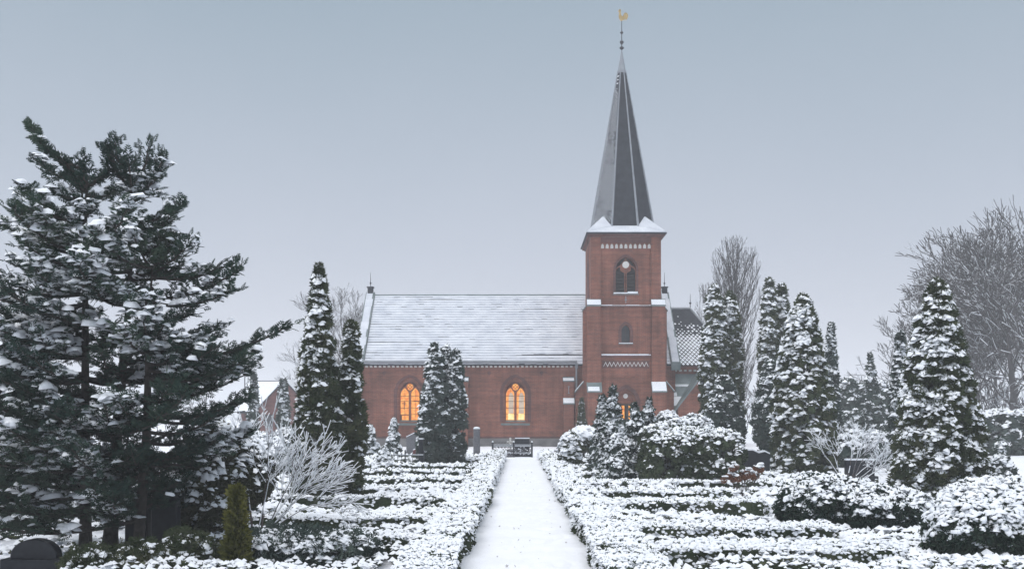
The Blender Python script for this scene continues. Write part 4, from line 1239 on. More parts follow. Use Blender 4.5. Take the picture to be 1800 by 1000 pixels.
    for s in (-1, 1):
        rf.prism([(gx + s * (ghw + .2), gz0 - .16), (gx, gz1 + .1), (gx, gz1), (gx + s * (ghw + .2), gz0 - .28)], py - .12, 61.68)
    rfo = rf.build('porch_roof', M['slate_green'], church)
    MB().prism([(gx + 1.8, gz0 - .12), (gx + .02, gz1 + .11), (gx + .02, gz1 + .17), (gx + 1.8, gz0 - .06)], py - .1, 61.6).build('snow', M['snow'], rfo)
    MB().tube((9.15, 59.4, 2.25), (9.15, 59.4, .1), .05, .05, 6).build('downpipe', M['lead'], church)
chancel()

# ================================================================== neighbouring buildings
def brick_house():
    d = 76.0; h = empty('brick_house', (X(500, d), d, 0)); tag(h, 'red-brick gabled house with snowy roof behind the two slim thujas', 'house')
    ax, az_, hw, ez = X(500, d), Z(667, d), 1.95 * 1.02, Z(716, d)
    MB().box(ax - hw, ax + hw, d, d + 5, -.1, ez).prism([(ax - hw, ez), (ax + hw, ez), (ax, az_ - .08)], d, d + 5).build('wall', M['house_brick'], h)
    r = MB()
    for s in (-1, 1): r.prism([(ax + s * (hw + .2), ez - .2), (ax, az_), (ax, az_ - .1), (ax + s * (hw + .2), ez - .3)], d - .12, d + 6)
    ro = r.build('roof', M['slate'], h)
    s_ = MB()
    for s in (-1, 1): s_.prism([(ax + s * (hw + .18), ez - .16), (ax, az_ + .02), (ax, az_ + .08), (ax + s * (hw + .18), ez - .1)], d - .06, d + 6)
    s_.build('snow', M['snow'], ro)
    # side wing, ridge along the picture
    x0, x1 = X(428, d + 3), ax - .2; rz = Z(671, d + 5)
    MB().box(x0, x1, d + 2.4, d + 8, -.1, ez - .1).prism([(d + 2.4, ez - .1), (d + 8, ez - .1), (d + 5.2, rz - .1)], x0, x0 + .3, axis='x').build('wing_wall', M['house_brick'], h)
    w_ = MB(); w_.prism([(d + 1.9, ez - .35), (d + 5.2, rz), (d + 8.5, ez - .35), (d + 8.5, ez - .45), (d + 5.2, rz - .1), (d + 1.9, ez - .45)], x0 - .2, x1, axis='x'); wo = w_.build('wing_roof', M['slate'], h)
    MB().prism([(d + 1.93, ez - .3), (d + 5.15, rz - .0), (d + 5.15, rz + .06), (d + 1.93, ez - .24)], x0 - .15, x1, axis='x').build('wing_snow', M['snow'], wo)
    MB().tube((x0, d + 5.2, rz + .05), (x1, d + 5.2, rz + .05), .07, .07, 6).build('ridge', M['slate'], wo)
    MB().box(ax - 1.5, ax - .9, d - .03, d + .02, .9, 1.9).build('window', M['dark_glass'], h)
brick_house()

def mast():
    d = 105; x = X(432, d); h = Z(640, d); m = empty('antenna_mast', (x, d, 0)); tag(m, 'thin antenna mast with crossbar beside the big dark conifer', 'mast')
    MB().tube((x - .12, d, -.1), (x - .1, d, h), .06, .05, 6).tube((x + .25, d, -.1), (x + .25, d, h - .3), .05, .04, 6).build('pole', M['iron'], m)
    b = MB().tube((x - .9, d, h + .25), (x + 1.1, d, h - .1), .05, .05, 6)
    for k in range(5): b.tube((x - .7 + k * .4, d - .5, h + .2 - k * .07), (x - .7 + k * .4, d + .5, h + .2 - k * .07), .02, .02, 4)
    b.build('crossbar', M['iron'], m)
    b = MB()
    for k in range(10): b.tube((x - .1, d, k * h / 10), (x + .25, d, (k + .5) * h / 10), .02, .02, 4)
    b.build('bracing', M['iron'], m)['kind'] = 'stuff'
mast()

# ================================================================== hedges
gl = 'low hedges dividing the plots'
hedge('long low hedge lining the left edge of the snowy path', -1.22, -0.65, 9.3, 41.5, .37, 15, 1)
hedge('long low hedge lining the right edge of the snowy path', 0.84, 1.45, 9.3, 41.5, .37, 15, 2)
ordn = ['nearest', 'second', 'third', 'fourth', 'fifth', 'sixth', 'seventh', 'eighth', 'ninth', 'tenth']
LD = [12.7, 15.3, 19.0, 21.7, 24.8, 28.0, 31.5, 35.5, 39.5]
RD = [11.6, 13.9, 17.9, 20.5, 23.4, 27.0, 31.0, 35.0, 39.0]
for i, d in enumerate(LD):
    n_ = ('%s low cross hedge from the front, left of the path' % ordn[i]) if i else 'low cross hedge nearest the front, left of the path'
    hedge(n_, -5.2 if i > 0 else -3.6, -1.24, d, d + .7, .27, d, 10 + i, group=gl)
for i, d in enumerate(RD):
    n_ = ('%s low cross hedge from the front, right of the path' % ordn[i]) if i else 'low cross hedge nearest the front, right of the path'
    hedge(n_, 1.47, 4.5 if i < 4 else 7.0, d, d + .75, .27, d, 30 + i, group=gl)

# snow-dusted ground cover filling the plots
def ground_cover():
    ch = []; sn = []
    for (x0, x1, y0, y1, dens) in ((-5.0, -1.25, 9.5, 30, 1.0), (1.5, 6.5, 9.5, 30, 1.0), (-8, -1.25, 30, 42, .6), (1.5, 9, 30, 42, .6), (-9, -5, 12.5, 30, .5), (6.5, 9.5, 10, 30, .6)):
        n = int((x1 - x0) * (y1 - y0) * 190 * dens)
        P = np.stack([rng.uniform(x0, x1, n), rng.uniform(y0, y1, n), np.zeros(n)], 1)
        P = P[rng.random(n) < (11.0 / np.maximum(P[:, 1], 11)) ** 1.7]
        m = noise(P, 1.4)
        P = P[m > -.45]; m = m[m > -.45]
        P[:, 2] = 0.01 + .15 * np.clip(m + .45, 0, 1.2) * rng.uniform(.6, 1.1, len(P))
        N = np.tile(UP, (len(P), 1))
        fz = (np.maximum(P[:, 1], 11) / 12.5) ** .85
        ch.append(leaf_chunk(P[::2], N[::2], .062 * fz[::2], FAN3, .6, rand=.8))
        k = rng.random(len(P)) < np.clip(.85 + .4 * noise(P, 8.0), .2, 1)
        sn.append(snow_chunk(P[k] + np.array([0, 0, .025]), N[k], 0.052 * fz[k], .5, DOME_S))
    o = np_mesh('ground_cover', ch, M['fern_leaf'], smooth=False); tag(o, 'low snow-dusted ground cover plants filling the grave plots', 'ground cover', kind='stuff')
    o = np_mesh('snow_on_ground_cover', sn, M['snow']); tag(o, 'lumpy snow lying on the low plants of the plots', 'snow', kind='stuff')
ground_cover()

# ================================================================== conifers
def st(px, d, top, wpx, z0=0.0, dy=0.0):
    """stem from a place across (pixel at distance d), top height and full width"""
    return (X(px, d), d + dy, z0, Z(top, d) - z0, wpx * .5 * d / F0)

conifer('thuja_tree', 'tallest slim thuja beside the nave gable, olive below and snowy above', 'tree', [st(561, 19.6, 469, 104)], lump=.15, leaf_size=.105, per=20, snow_size=.058, snow_per=16, snow=.85, low=.06, lowfrom=.2, lowto=.62, side=.55)
conifer('thuja_tree', 'narrow dark thuja standing right against the tallest slim thuja', 'tree', [st(617, 20.3, 566, 54)], lump=.14, leaf_size=.10, per=20, snow_size=.055, snow_per=14, snow=.7, low=.05, lowfrom=.35, lowto=.9, side=.3, profile=prof_column)
conifer('yew_column', 'three-tipped dark column of yew in front of the nave wall', 'tree', [st(765, 35.0, 606, 52), st(784, 35.6, 610, 44), st(802, 35.4, 618, 42), (X(752, 34.8), 34.8, 0, 2.9, .42)], leaf='thuja_blue', lump=.17, leaf_size=.13, per=16, snow_size=.062, snow_per=15, snow=.8, low=.12, lowfrom=.1, lowto=.5, side=.5, profile=prof_column)
conifer('thuja_tree', 'slim far thuja before the house, beside the antenna mast', 'tree', [st(446, 52, 657, 26)], leaf='thuja_blue', lump=.22, leaf_size=.2, per=12, snow_size=.085, snow_per=10, snow=.65, low=.3)
conifer('thuja_tree', 'slim far thuja in front of the house gable', 'tree', [st(498, 52, 667, 24)], leaf='thuja_blue', lump=.22, leaf_size=.2, per=12, snow_size=.085, snow_per=10, snow=.65, low=.3, profile=prof_column)
conifer('small_conifer', 'small snowy cone conifer left below the left lit window', 'tree', [st(692, 43, 738, 30)], leaf='thuja_blue', lump=.16, leaf_size=.15, per=14, snow_size=.08, snow_per=14, snow=.95, low=.3)
conifer('dwarf_conifer', 'dwarf weeping conifer streaked with snow behind the left hedges', 'tree', [st(675, 32.5, 786, 40)], leaf='box_leaf', lump=.11, leaf_size=.12, per=16, snow_size=.05, snow_per=18, snow=1.0, low=.6, profile=prof_cone, up=-.5)
conifer('small_conifer', 'loose snowy spruce bush at the left foot of the nave', 'tree', [st(650, 45, 752, 34), st(632, 46, 764, 30)], leaf='thuja_blue', lump=.2, leaf_size=.19, per=12, snow_size=.10, snow_per=12, snow=.95, low=.7)
conifer('slim_thuja', 'slim dark thuja standing in the corner of nave and tower', 'tree', [st(1022, 53, 702, 22)], lump=.16, leaf_size=.16, per=12, snow_size=.07, snow_per=8, snow=.4, low=.2)
conifer('egg_conifer', 'egg-shaped clipped conifer at the right path hedge', 'tree', [st(1002, 32.0, 762, 38)], lump=.13, leaf_size=.12, per=16, snow_size=.07, snow_per=16, snow=1.0, low=.35, lowto=.6, profile=prof_egg)
G2 = 'frosty conifers before the tower'
conifer('frosty_conifer', 'frosty conifer with the highest wispy tip, left of the lit portal', 'tree', [st(1078, 28, 684, 66), st(1058, 28.4, 699, 44)], leaf='thuja_blue', lump=.15, leaf_size=.17, per=18, snow_size=.055, snow_per=20, snow=1.25, low=.85, profile=prof_cone, group=G2)
conifer('frosty_conifer', 'broad frosty conifer right below the lit portal', 'tree', [st(1116, 26.5, 714, 96), st(1092, 26.2, 742, 84)], leaf='thuja_blue', lump=.17, leaf_size=.17, per=18, snow_size=.055, snow_per=20, snow=1.2, low=.8, profile=prof_cone, group=G2)
conifer('frosty_conifer', 'frosty conifer with a thin tip just right of the lit portal', 'tree', [st(1141, 28.5, 705, 64)], leaf='thuja_blue', lump=.15, leaf_size=.17, per=18, snow_size=.055, snow_per=20, snow=1.25, low=.85, profile=prof_cone, group=G2)
conifer('thuja_tree', 'wide twin-topped thuja hiding the chancel corner', 'tree', [st(1256, 41, 506, 58), st(1284, 41.6, 516, 52)], lump=.22, leaf_size=.17, per=15, snow_size=.085, snow_per=14, snow=.75, low=.5, profile=prof_column, side=.35)
conifer('conifer_bush', 'dense dark conifer bush at the foot of the wide twin-topped thuja', 'tree', [st(1272, 36.5, 664, 78)], leaf='thuja_blue', lump=.22, leaf_size=.14, per=18, snow_size=.055, snow_per=18, snow=.75, low=.0, lowfrom=.35, lowto=.75, profile=prof_column)
conifer('thuja_tree', 'tall blunt thuja right of the bare poplar', 'tree', [st(1352, 41, 493, 44), st(1374, 41.5, 503, 46)], lump=.22, leaf_size=.17, per=15, snow_size=.085, snow_per=14, snow=.75, low=.5, profile=prof_column, side=.35)
conifer('conifer_bush', 'grey-green snowy conifer below the tall blunt thuja', 'tree', [st(1355, 35.5, 634, 66)], leaf='thuja_blue', lump=.2, leaf_size=.15, per=16, snow_size=.06, snow_per=16, snow=.8, low=.15, lowfrom=.3, lowto=.8, profile=prof_column)
conifer('thuja_tree', 'ragged conical thuja with brownish patches behind the bare snowy bush', 'tree', [st(1411, 30.0, 522, 122)], lump=.19, leaf_size=.14, per=17, snow_size=.08, snow_per=14, snow=.85, low=.75, profile=prof_taper, side=.5)
conifer('slim_thuja', 'slim pointed thuja just behind the ragged conical thuja', 'tree', [st(1461, 40, 573, 40)], leaf='thuja_blue', lump=.2, leaf_size=.17, per=14, snow_size=.075, snow_per=13, snow=.75, low=.4)
conifer('dark_conifer', 'blurred dark conifer with a thin tip in the gap between the slim thujas', 'tree', [st(1530, 52, 626, 54), st(1500, 51, 672, 50)], leaf='thuja_blue', lump=.3, leaf_size=.24, per=12, snow_size=.11, snow_per=12, snow=.55, low=.6, profile=prof_cone)
conifer('slim_thuja', 'slim thuja tucked behind the big ragged thuja at right', 'tree', [st(1582, 31, 588, 50)], leaf='thuja_blue', lump=.18, leaf_size=.15, per=14, snow_size=.07, snow_per=13, snow=.8, low=.5)
conifer('thuja_tree', 'big ragged snow-laden thuja, the largest conifer on the right', 'tree', [st(1648, 20.0, 496, 150), (X(1606, 19.7), 19.7, 0, 2.5, .46), (X(1698, 19.8), 19.8, 0, 2.2, .55), (X(1652, 19.5), 19.5, 0, 2.3, .5)], lump=.17, leaf_size=.115, per=22, snow_size=.056, snow_per=20, snow=.95, low=.85, profile=prof_taper, side=.3)
conifer('golden_conifer', 'small narrow golden-green conifer beside the grey headstone', 'tree', [st(416, 11.6, 866, 44)], leaf='gold_leaf', lump=.06, leaf_size=.11, per=20, snow_size=.02, snow_per=2, snow=.1, low=.1, profile=prof_spindle, up=1.3, trunk=True)
conifer('small_conifer', 'small frosty conifer beneath the far right clipped hedge', 'tree', [st(1760, 27, 772, 50)], leaf='thuja_blue', lump=.15, leaf_size=.14, per=14, snow_size=.06, snow_per=14, snow=.9, low=.5, profile=prof_cone)

# ================================================================== bushes
def el(px, py_top, d, wpx, dep=None, squash=1.0):
    """ellipsoid standing on the ground: centre across, top edge, width"""
    h = Z(py_top, d); rx = wpx * .5 * d / F0
    return (X(px, d), d, h * .45, rx, dep or rx, h * .56)
bush('clipped_bush', 'large clipped square bush, green front and thick snow on top', 'bush', [(X(1222, 24.6), 24.9, .66, 1.15, .9, .74), (X(1172, 25.6), 25.8, .72, .7, .7, .82)], lump=.15, leaf_size=.10, per=20, snow_size=.05, snow_per=20, snow=.66, box=True)
bush('snowy_bush', 'rounded snow-domed bush behind the large clipped square bush', 'bush', [(X(1175, 28.5), 28.8, .85, .62, .7, .97), (X(1225, 28.5), 28.9, .85, .66, .7, .93)], leaf='thuja_blue', lump=.17, leaf_size=.12, per=16, snow_size=.055, snow_per=22, snow=.8)
bush('weeping_tree', 'umbrella-shaped weeping shrub under a thick snow cap', 'bush', [(X(1026, 37.5), 37.5, .92, .52, .5, .38)], leaf='twig' if False else 'brown_leaf', lump=.14, leaf_size=.16, per=12, snow_size=.10, snow_per=22, snow=1.0, snow_from=-.2, stem=.06, up=-.9)
bush('round_bush', 'large rounded snow-covered bush in the right foreground', 'bush', [(X(1450, 15.6), 15.6, .36, .72, .62, .48), (X(1535, 15.2), 15.3, .28, .62, .55, .38)], leaf='conifer_dark', lump=.11, leaf_size=.085, per=20, snow_size=.040, snow_per=26, snow=.85, tpl=ROS, snow_from=-.1)
bush('snowy_hedge_bush', 'broad snow-heaped bush at the right edge of the foreground', 'bush', [(X(1722, 12.4), 12.5, .30, .62, .55, .42), (X(1830, 12.4), 12.5, .32, .75, .6, .45)], leaf='conifer_dark', lump=.11, leaf_size=.085, per=20, snow_size=.042, snow_per=26, snow=.85, tpl=ROS, snow_from=-.1)
bush('low_bush', 'low snowy mound of shrub below the big ragged thuja', 'bush', [(X(1590, 16.6), 17.0, .2, .6, .5, .3), (X(1770, 17.5), 17.9, .28, 1.0, .5, .36)], leaf='thuja_blue', lump=.12, leaf_size=.09, per=16, snow_size=.055, snow_per=18, snow=1.0)
bush('clipped_hedge', 'tall clipped hedge under the bare trees at the right edge', 'hedge', [(X(1770, 47), 47.0, .9, 1.9, .6, 1.05), (X(1890, 47), 47.0, .9, 1.9, .6, 1.05)], leaf='thuja_blue', lump=.24, leaf_size=.18, per=14, snow_size=.10, snow_per=14, snow=.8, box=True)
bush('leafy_shrub', 'snow-laden leafy shrub just right of the big dark conifer', 'bush', [(X(385, 14.3), 14.3, 1.0, .42, .45, .62), (X(352, 13.8), 13.8, .62, .38, .4, .62), (X(430, 16.2), 16.2, .8, .45, .4, .55)], leaf='brown_leaf', lump=.14, leaf_size=.095, per=16, snow_size=.06, snow_per=15, snow=.9, tpl=ROS)
bush('juniper_mat', 'spreading juniper with long snowy fingers at the left front', 'bush', [(X(500, 12.2), 12.2, .12, .6, .42, .2), (X(570, 12.0), 12.4, .10, .5, .4, .18)], leaf='thuja_blue', lump=.11, leaf_size=.14, per=16, snow_size=.032, snow_per=26, snow=.8, tpl=FROND, up=.1, long=3.0, stem=.02)
bush('low_conifer', 'low dusty-green cypress plants under the big dark conifer', 'bush', [(X(170, 11.3), 11.3, .06, .3, .3, .17), (X(255, 11.4), 11.4, .08, .32, .3, .2), (X(325, 11.6), 11.6, .12, .3, .3, .26)], leaf='fern_leaf', lump=.09, leaf_size=.12, per=16, snow_size=.04, snow_per=9, snow=.45, tpl=FROND, up=.9, stem=.015)
bush('snowy_thicket', 'snow-covered low thicket far left behind the conifer trunks', 'bush', [(X(60, 16.5), 16.5, .2, 1.6, .6, .38), (X(300, 17), 17.2, .22, 1.3, .6, .36)], leaf='conifer_dark', lump=.16, leaf_size=.1, per=12, snow_size=.07, snow_per=16, snow=1.0)
bush('background_shrubs', 'snowy shrub bank between the house and the tall slim thuja', 'bush', [(X(440, 30), 30, .5, 1.3, .6, .68), (X(520, 32), 32, .5, 1.2, .6, .8)], leaf='thuja_blue', lump=.22, leaf_size=.16, per=12, snow_size=.085, snow_per=16, snow=1.0)
bush('background_shrubs', 'tall dim shrub bank between the slim thujas on the right', 'bush', [(X(1490, 56), 56, 1.6, 1.9, .8, 2.1), (X(1560, 57), 57, 1.6, 1.9, .8, 2.0)], leaf='thuja_blue', lump=.34, leaf_size=.26, per=12, snow_size=.12, snow_per=12, snow=.7)
bush('background_shrubs', 'snowy shrub bank behind the bare bush on the right', 'bush', [(X(1500, 36), 36, .5, 1.6, .6, .62), (X(1580, 38), 38, .6, 1.5, .6, .8)], leaf='thuja_blue', lump=.22, leaf_size=.17, per=12, snow_size=.085, snow_per=14, snow=.85)

def hydrangea():
    d = 22.2; x = X(1305, d); root = empty('hydrangea', (x, d, 0)); tag(root, 'withered hydrangea with brown flower heads in the right plots', 'shrub')
    random.seed(4); sg = []; heads = []; tops = []
    for k in range(22):
        a = random.uniform(0, 6.28); r = random.uniform(.1, .5); h = random.uniform(.35, .68)
        p0 = (x + .1 * math.cos(a), d + .1 * math.sin(a), -.02); p1 = (x + r * math.cos(a), d + r * .7 * math.sin(a), h)
        sg.append((*p0, *p1, .008, .005)); tops.append(p1)
    np_mesh('stems', [(*tubes(sg, 4), 0)], M['twig'], root)
    T = np.array(tops); P = np.repeat(T, 22, 0); Dn = dirs(len(P)); P = P + Dn * .06
    np_mesh('flower_heads', [leaf_chunk(P, Dn, .045, ROS, .1)], M['dead_flower'], root, smooth=False)
    P = np.repeat(T, 3, 0) + rng.normal(size=(len(T) * 3, 3)) * .03 + np.array([0, 0, .075])
    np_mesh('snow', [snow_chunk(P, np.tile(UP, (len(P), 1)), .05, .5)], M['snow'], root)
hydrangea()

# ================================================================== bare snowy shrubs
def bare_shrub(name, label, x, y, h, lean, stems, seed, spreadx=1.0, r=.03, maxd=3):
    random.seed(seed)
    root = empty(name, (x, y, 0)); tag(root, label, 'shrub'); sg = []; tr = []
    for k in range(stems):
        a = random.uniform(0, 6.283); b = random.uniform(.2, .75)
        d = Vector((math.cos(a) * b * spreadx + lean, math.sin(a) * b, 1)).normalized()
        p = Vector((x + random.uniform(-.06, .06), y + random.uniform(-.05, .05), -.05))
        q = p + d * h * random.uniform(.12, .3); tr.append((*p, *q, r, r * .85))
        grow(sg, q, d, h * .40, r * .5, 0, maxd, R(31), .015, wig=.08, shrink=.72, minr=.003)
    np_mesh('stems', [(*tubes(tr, 6), 0)], M['twig'], root)
    np_mesh('twigs', [(*tubes(sg, 3), 0)], M['twig'], root)
    np_mesh('snow', [(*tubes(branch_snow(sg, .95, .2, .9, .0042), 3), 0)], M['snow'], root)
bare_shrub('bare_shrub', 'bare fan-shaped shrub with snow along every twig, left foreground', X(452, 14.4), 14.4, 1.7, .26, 9, 21, 1.4, r=.017)
bare_shrub('bare_shrub', 'low wide bare shrub with snowy twigs before the ragged conical thuja', X(1490, 25.5), 25.5, 1.5, 0.0, 10, 23, 2.4, r=.022)

# ================================================================== big dark conifer at the left
def big_conifer():
    random.seed(8)
    d0 = 12.6; root = empty('big_conifer', (X(170, d0), d0, 0)); tag(root, 'big dark many-trunked conifer with drooping snowy boughs at left', 'tree')
    yl = [235, 262, 300, 400, 450, 470, 560, 640, 760, 880]; xl = [62, 50, 40, 42, 20, 2, -20, -30, -40, -40]
    xr = [95, 282, 278, 312, 335, 368, 405, 428, 412, 350]
    trunks = [((150, 985), (150, 700), (150, 440), (152, 300), .075), ((192, 985), (205, 760), (228, 520), (232, 330), .10), ((240, 975), (258, 760), (262, 560), (268, 470), .075)]
    TR = []
    tm = []
    for ti, t in enumerate(trunks):
        yy = d0 + (0, .35, -.15)[ti]
        pts = [Vector((X(p[0], yy), yy, Z(p[1], yy))) for p in t[:4]]; pts[0].z = -.08
        TR.append(pts); r = t[4]
        o = MB(); n = 14
        def at_(s, pts=pts):
            s = min(max(s, 0), .9999) * 3; i = int(s); return pts[i].lerp(pts[i + 1], s - i)
        for k in range(n):
            o.tube(at_(k / n) , at_((k + 1) / n), r * (1 - .93 * k / n) * (1.35 if k == 0 else 1), r * (1 - .93 * (k + 1) / n), 9)
        o.build('trunk', M['bark'], root, smooth=True)
    def trunk_at(ti, z):
        pts = TR[ti]
        for a, b in zip(pts, pts[1:]):
            if z <= b.z: return a.lerp(b, max(0, (z - a.z) / (b.z - a.z)))
        return pts[-1].copy()
    tips = [(68, 240, 0), (50, 278, 0), (88, 262, 0), (46, 392, 0), (70, 372, 0), (112, 345, 0), (8, 462, 0), (28, 500, 0), (182, 268, 1), (205, 262, 1), (262, 270, 1), (288, 285, 1), (240, 300, 1), (298, 362, 1),
            (318, 384, 1), (300, 420, 1), (344, 442, 1), (418, 484, 1), (395, 470, 2), (488, 575, 2), (425, 640, 2), (405, 520, 2), (380, 600, 2), (408, 705, 2), (378, 740, 2), (300, 470, 1), (60, 560, 0), (20, 600, 0), (2, 640, 0), (180, 300, 0), (120, 300, 0), (132, 332, 0), (172, 335, 0), (138, 362, 0), (166, 372, 0), (128, 405, 0), (170, 408, 0), (146, 288, 0), (160, 300, 0), (118, 318, 0), (140, 425, 0)]
    specs = [(px, py, ti, random.uniform(-.35, .35)) for (px, py, ti) in tips]
    for k in range(178):
        py = 370 + 515 * random.random() ** .72
        a, b = np.interp(py, yl, xl), np.interp(py, yl, xr)
        px = random.uniform(a + 8, b - 12)
        if py > 830 and random.random() < .35: continue
        ti = 0 if px < 150 else (1 if px < 260 else 2)
        if random.random() < .3: ti = random.choice((0, 1, 2))
        specs.append((px, py, ti, random.uniform(-1.35, 1.2)))
    wood = []; LP = []; LA = []; LU = []; SP = []; SN = []; SA = []
    for (px, py, ti, dy) in specs:
        tip = Vector((X(px, d0), d0 + dy, Z(py, d0)))
        hd = math.hypot(tip.x - trunk_at(ti, tip.z).x, tip.y - trunk_at(ti, tip.z).y)
        base = trunk_at(ti, max(.5, tip.z - (.12 + .5 * hd if py < 330 else .02 + .16 * hd) * random.uniform(.5, 1.3)))
        ax = tip - base; L = ax.length
        if L < .2: continue
        n = max(5, int(L / .12)); sag = Vector((0, 0, -.10 * L))
        pts = []
        for i in range(n + 1):
            t = i / n; p = base + ax * t + sag * math.sin(math.pi * t) + Vector((random.gauss(0, .012), random.gauss(0, .012), 0)); pts.append(p)
        for i in range(n): wood.append((*pts[i], *pts[i + 1], .022 * (1 - .8 * i / n) + .004, .022 * (1 - .8 * (i + 1) / n) + .004))
        sidev = ax.cross(Vector((0, 0, 1))).normalized()
        snowy = random.random() < (.95 if py < 640 else (.75 if dy < -.4 and px < 330 else .4))
        for i in range(1, n + 1):
            t = i / n
            if t < .28 and L > .8 and random.random() < .7: continue
            dloc = (pts[i] - pts[i - 1]).normalized()
            tl = (.34 * (1 - .62 * t) + .06) * min(1, L / .9 + .35) * (.72 if py < 430 else .9)
            for s in (-1, 1, 0):
                if s == 0 and i < n - 1 and random.random() < .5: continue
                td = (dloc * .9 + sidev * s * random.uniform(.5, .95) + Vector((random.gauss(0, .15), random.gauss(0, .15), random.gauss(.22, .28)))).normalized()
                q = pts[i] + td * tl * random.uniform(.75, 1.2)
                wood.append((*pts[i], *q, .006, .003))
                m = max(2, int(tl / .07))
                for j in range(m + 1):
                    u = j / m; p = pts[i].lerp(q, u)
                    for _ in range(1 if random.random() < .85 else 2):
                        LP.append(p); LA.append(td + Vector((random.gauss(0, .42), random.gauss(0, .42), random.gauss(.18, .36)))); LU.append((random.gauss(0, .5), random.gauss(0, .5), 1))
                    if snowy and random.random() < .72:
                        SP.append(p + Vector((random.gauss(0, .015), random.gauss(0, .015), .028))); SN.append((td.x * .2, td.y * .2, 1)); SA.append(td)
    np_mesh('branches', [(*tubes(wood, 4), 0)], M['bark'], root)
    LP = np.array(LP); LA = np.array(LA); LU = np.array(LU)
    keep = LP[:, 2] > .35
    r = inst(LP[keep], LA[keep], .104 * rng.uniform(.7, 1.3, keep.sum()), FROND[0], FROND[1], Uhint=LU[keep])
    np_mesh('crown', [(r[0], r[1], 0)], M['conifer_dark'], root, smooth=False)
    SP = np.array(SP); SN = np.array(SN); SA = np.array(SA)
    nz_ = noise(SP, 2.2) + .35 * noise(SP, 6.0)
    k = (nz_ > -.05)
    np_mesh('snow', [snow_chunk(SP[k], SN[k], .072, .40, DOME, long=1.7, along=SA[k])], M['snow'], root)
    # dead lower limbs
    lo = []
    for (a, b, c) in (((192, 880), (240, 850), (285, 800)), ((196, 925), (225, 905), (262, 870)), ((150, 930), (110, 905), (70, 890)), ((150, 900), (170, 960), (176, 880)), ((195, 850), (230, 800), (245, 730))):
        pp = [Vector((X(q[0], d0), d0 - .15 * i, Z(q[1], d0))) for i, q in enumerate((a, b, c))]
        lo += [(*pp[0], *pp[1], .022, .016), (*pp[1], *pp[2], .016, .007)]
    np_mesh('dead_limbs', [(*tubes(lo, 6), 0)], M['bark'], root)
big_conifer()

def side_conifer():
    conifer('dark_conifer', 'snowy dark conifer cut off by the left edge, behind the big one', 'tree', [st(10, 15.5, 565, 190), st(-70, 15.2, 600, 160)], leaf='conifer_dark', lump=.22, leaf_size=.16, per=18, snow_size=.07, snow_per=12, snow=.75, low=.35, profile=prof_cone, tpl=FROND, up=.1)
side_conifer()

# ================================================================== bare trees
SIDE = .92
gt = 'bare trees behind the churchyard on the right'
bare_tree('bare_tree', 'tallest bare tree cut by the right edge, twigs dusted with snow', X(1785, 72), 72, 17.6, .34, 40, .10, 5, gt, .28, seed=31, minr=.024)
bare_tree('bare_tree', 'bare tree just left of the tallest one at the right edge', X(1712, 76), 76, 16.0, .30, 38, .12, 5, gt, .28, seed=32, minr=.024)
bare_tree('bare_tree', 'slender bare tree in the middle of the right group', X(1752, 82), 82, 16.4, .24, 34, .14, 5, gt, .2, seed=41, minr=.024)
bare_tree('bare_tree', 'bare tree rising behind the tip of the big ragged thuja', X(1664, 80), 80, 13.4, .26, 38, .12, 5, gt, .28, seed=33, minr=.024)
bare_tree('bare_tree', 'lowest bare tree of the right group, left of the big ragged thuja', X(1598, 84), 84, 10.5, .18, 42, .10, 4, gt, .35, seed=34, minr=.022)
bare_tree('bare_tree', 'bare tree beyond the right edge whose boughs reach in', X(1860, 70), 70, 17.5, .34, 40, .10, 4, gt, .25, seed=35, minr=.024)
SIDE = .85
def poplar(label, x, y, h, W, nb, seed):
    """upright poplar: steep boughs that fill a narrow oval"""
    random.seed(seed); root = empty('poplar_tree', (x, y, 0)); tag(root, label, 'tree')
    trunk = []; cr_ = []; p = Vector((x, y, -.1)); r = .3
    for i in range(9):
        q = Vector((x + random.gauss(0, .07), y + random.gauss(0, .07), h * .9 * (i + 1) / 9)); trunk.append((*p, *q, r, r * .8)); p = q; r *= .8
    def env(z):
        t = z / h
        return W * (min(1, .35 + t * 1.1) if t < .6 else math.sqrt(max(0, 1 - ((t - .6) / .42) ** 2)) + .05)
    def twig(p, d, L, r, lev):
        n = 3 if lev else 2
        for i in range(n):
            d = (d + Vector((random.gauss(0, .10), random.gauss(0, .10), .10))).normalized()
            q = p + d * (L / n); cr_.append((*p, *q, r, max(r * .75, .013))); p = q; r = max(r * .75, .013)
            if lev:
                for _ in range(2):
                    twig(p, (d + Vector((random.gauss(0, .33), random.gauss(0, .33), .15))).normalized(), L * random.uniform(.4, .7), r * .75, lev - 1)
    for k in range(nb):
        ze = h * (.28 + .72 * random.random() ** .8); a = random.uniform(0, 6.283)
        re = env(ze) * math.sqrt(random.random()); zs = max(.08 * h, ze - random.uniform(2.5, 5.5))
        p = Vector((x, y, zs)); n = 6; rr = .075
        for i in range(n):
            t = (i + 1) / n; f = re * t ** .75
            q = Vector((x + f * math.cos(a) + random.gauss(0, .05), y + f * math.sin(a) + random.gauss(0, .05), zs + (ze - zs) * t))
            cr_.append((*p, *q, rr, rr * .8)); d = (q - p).normalized(); p = q; rr *= .8
            if i > 0 and random.random() < .8: twig(p, (d + Vector((random.gauss(0, .3), random.gauss(0, .3), .2))).normalized(), random.uniform(.7, 1.5), .022, 1)
    cr_ = [c for c in cr_ if c[5] < h * 1.02 and math.hypot(c[3] - x, c[4] - y) < env(min(c[5], h * .985)) + .45]
    np_mesh('trunk', [(*tubes(trunk, 8), 0)], M['bark_grey'], root)
    np_mesh('crown', [(*tubes(cr_, 3), 0)], M['bark_grey'], root)
    np_mesh('snow', [(*tubes(branch_snow(cr_, .15, .2, .9, .006), 3), 0)], M['snow'], root)
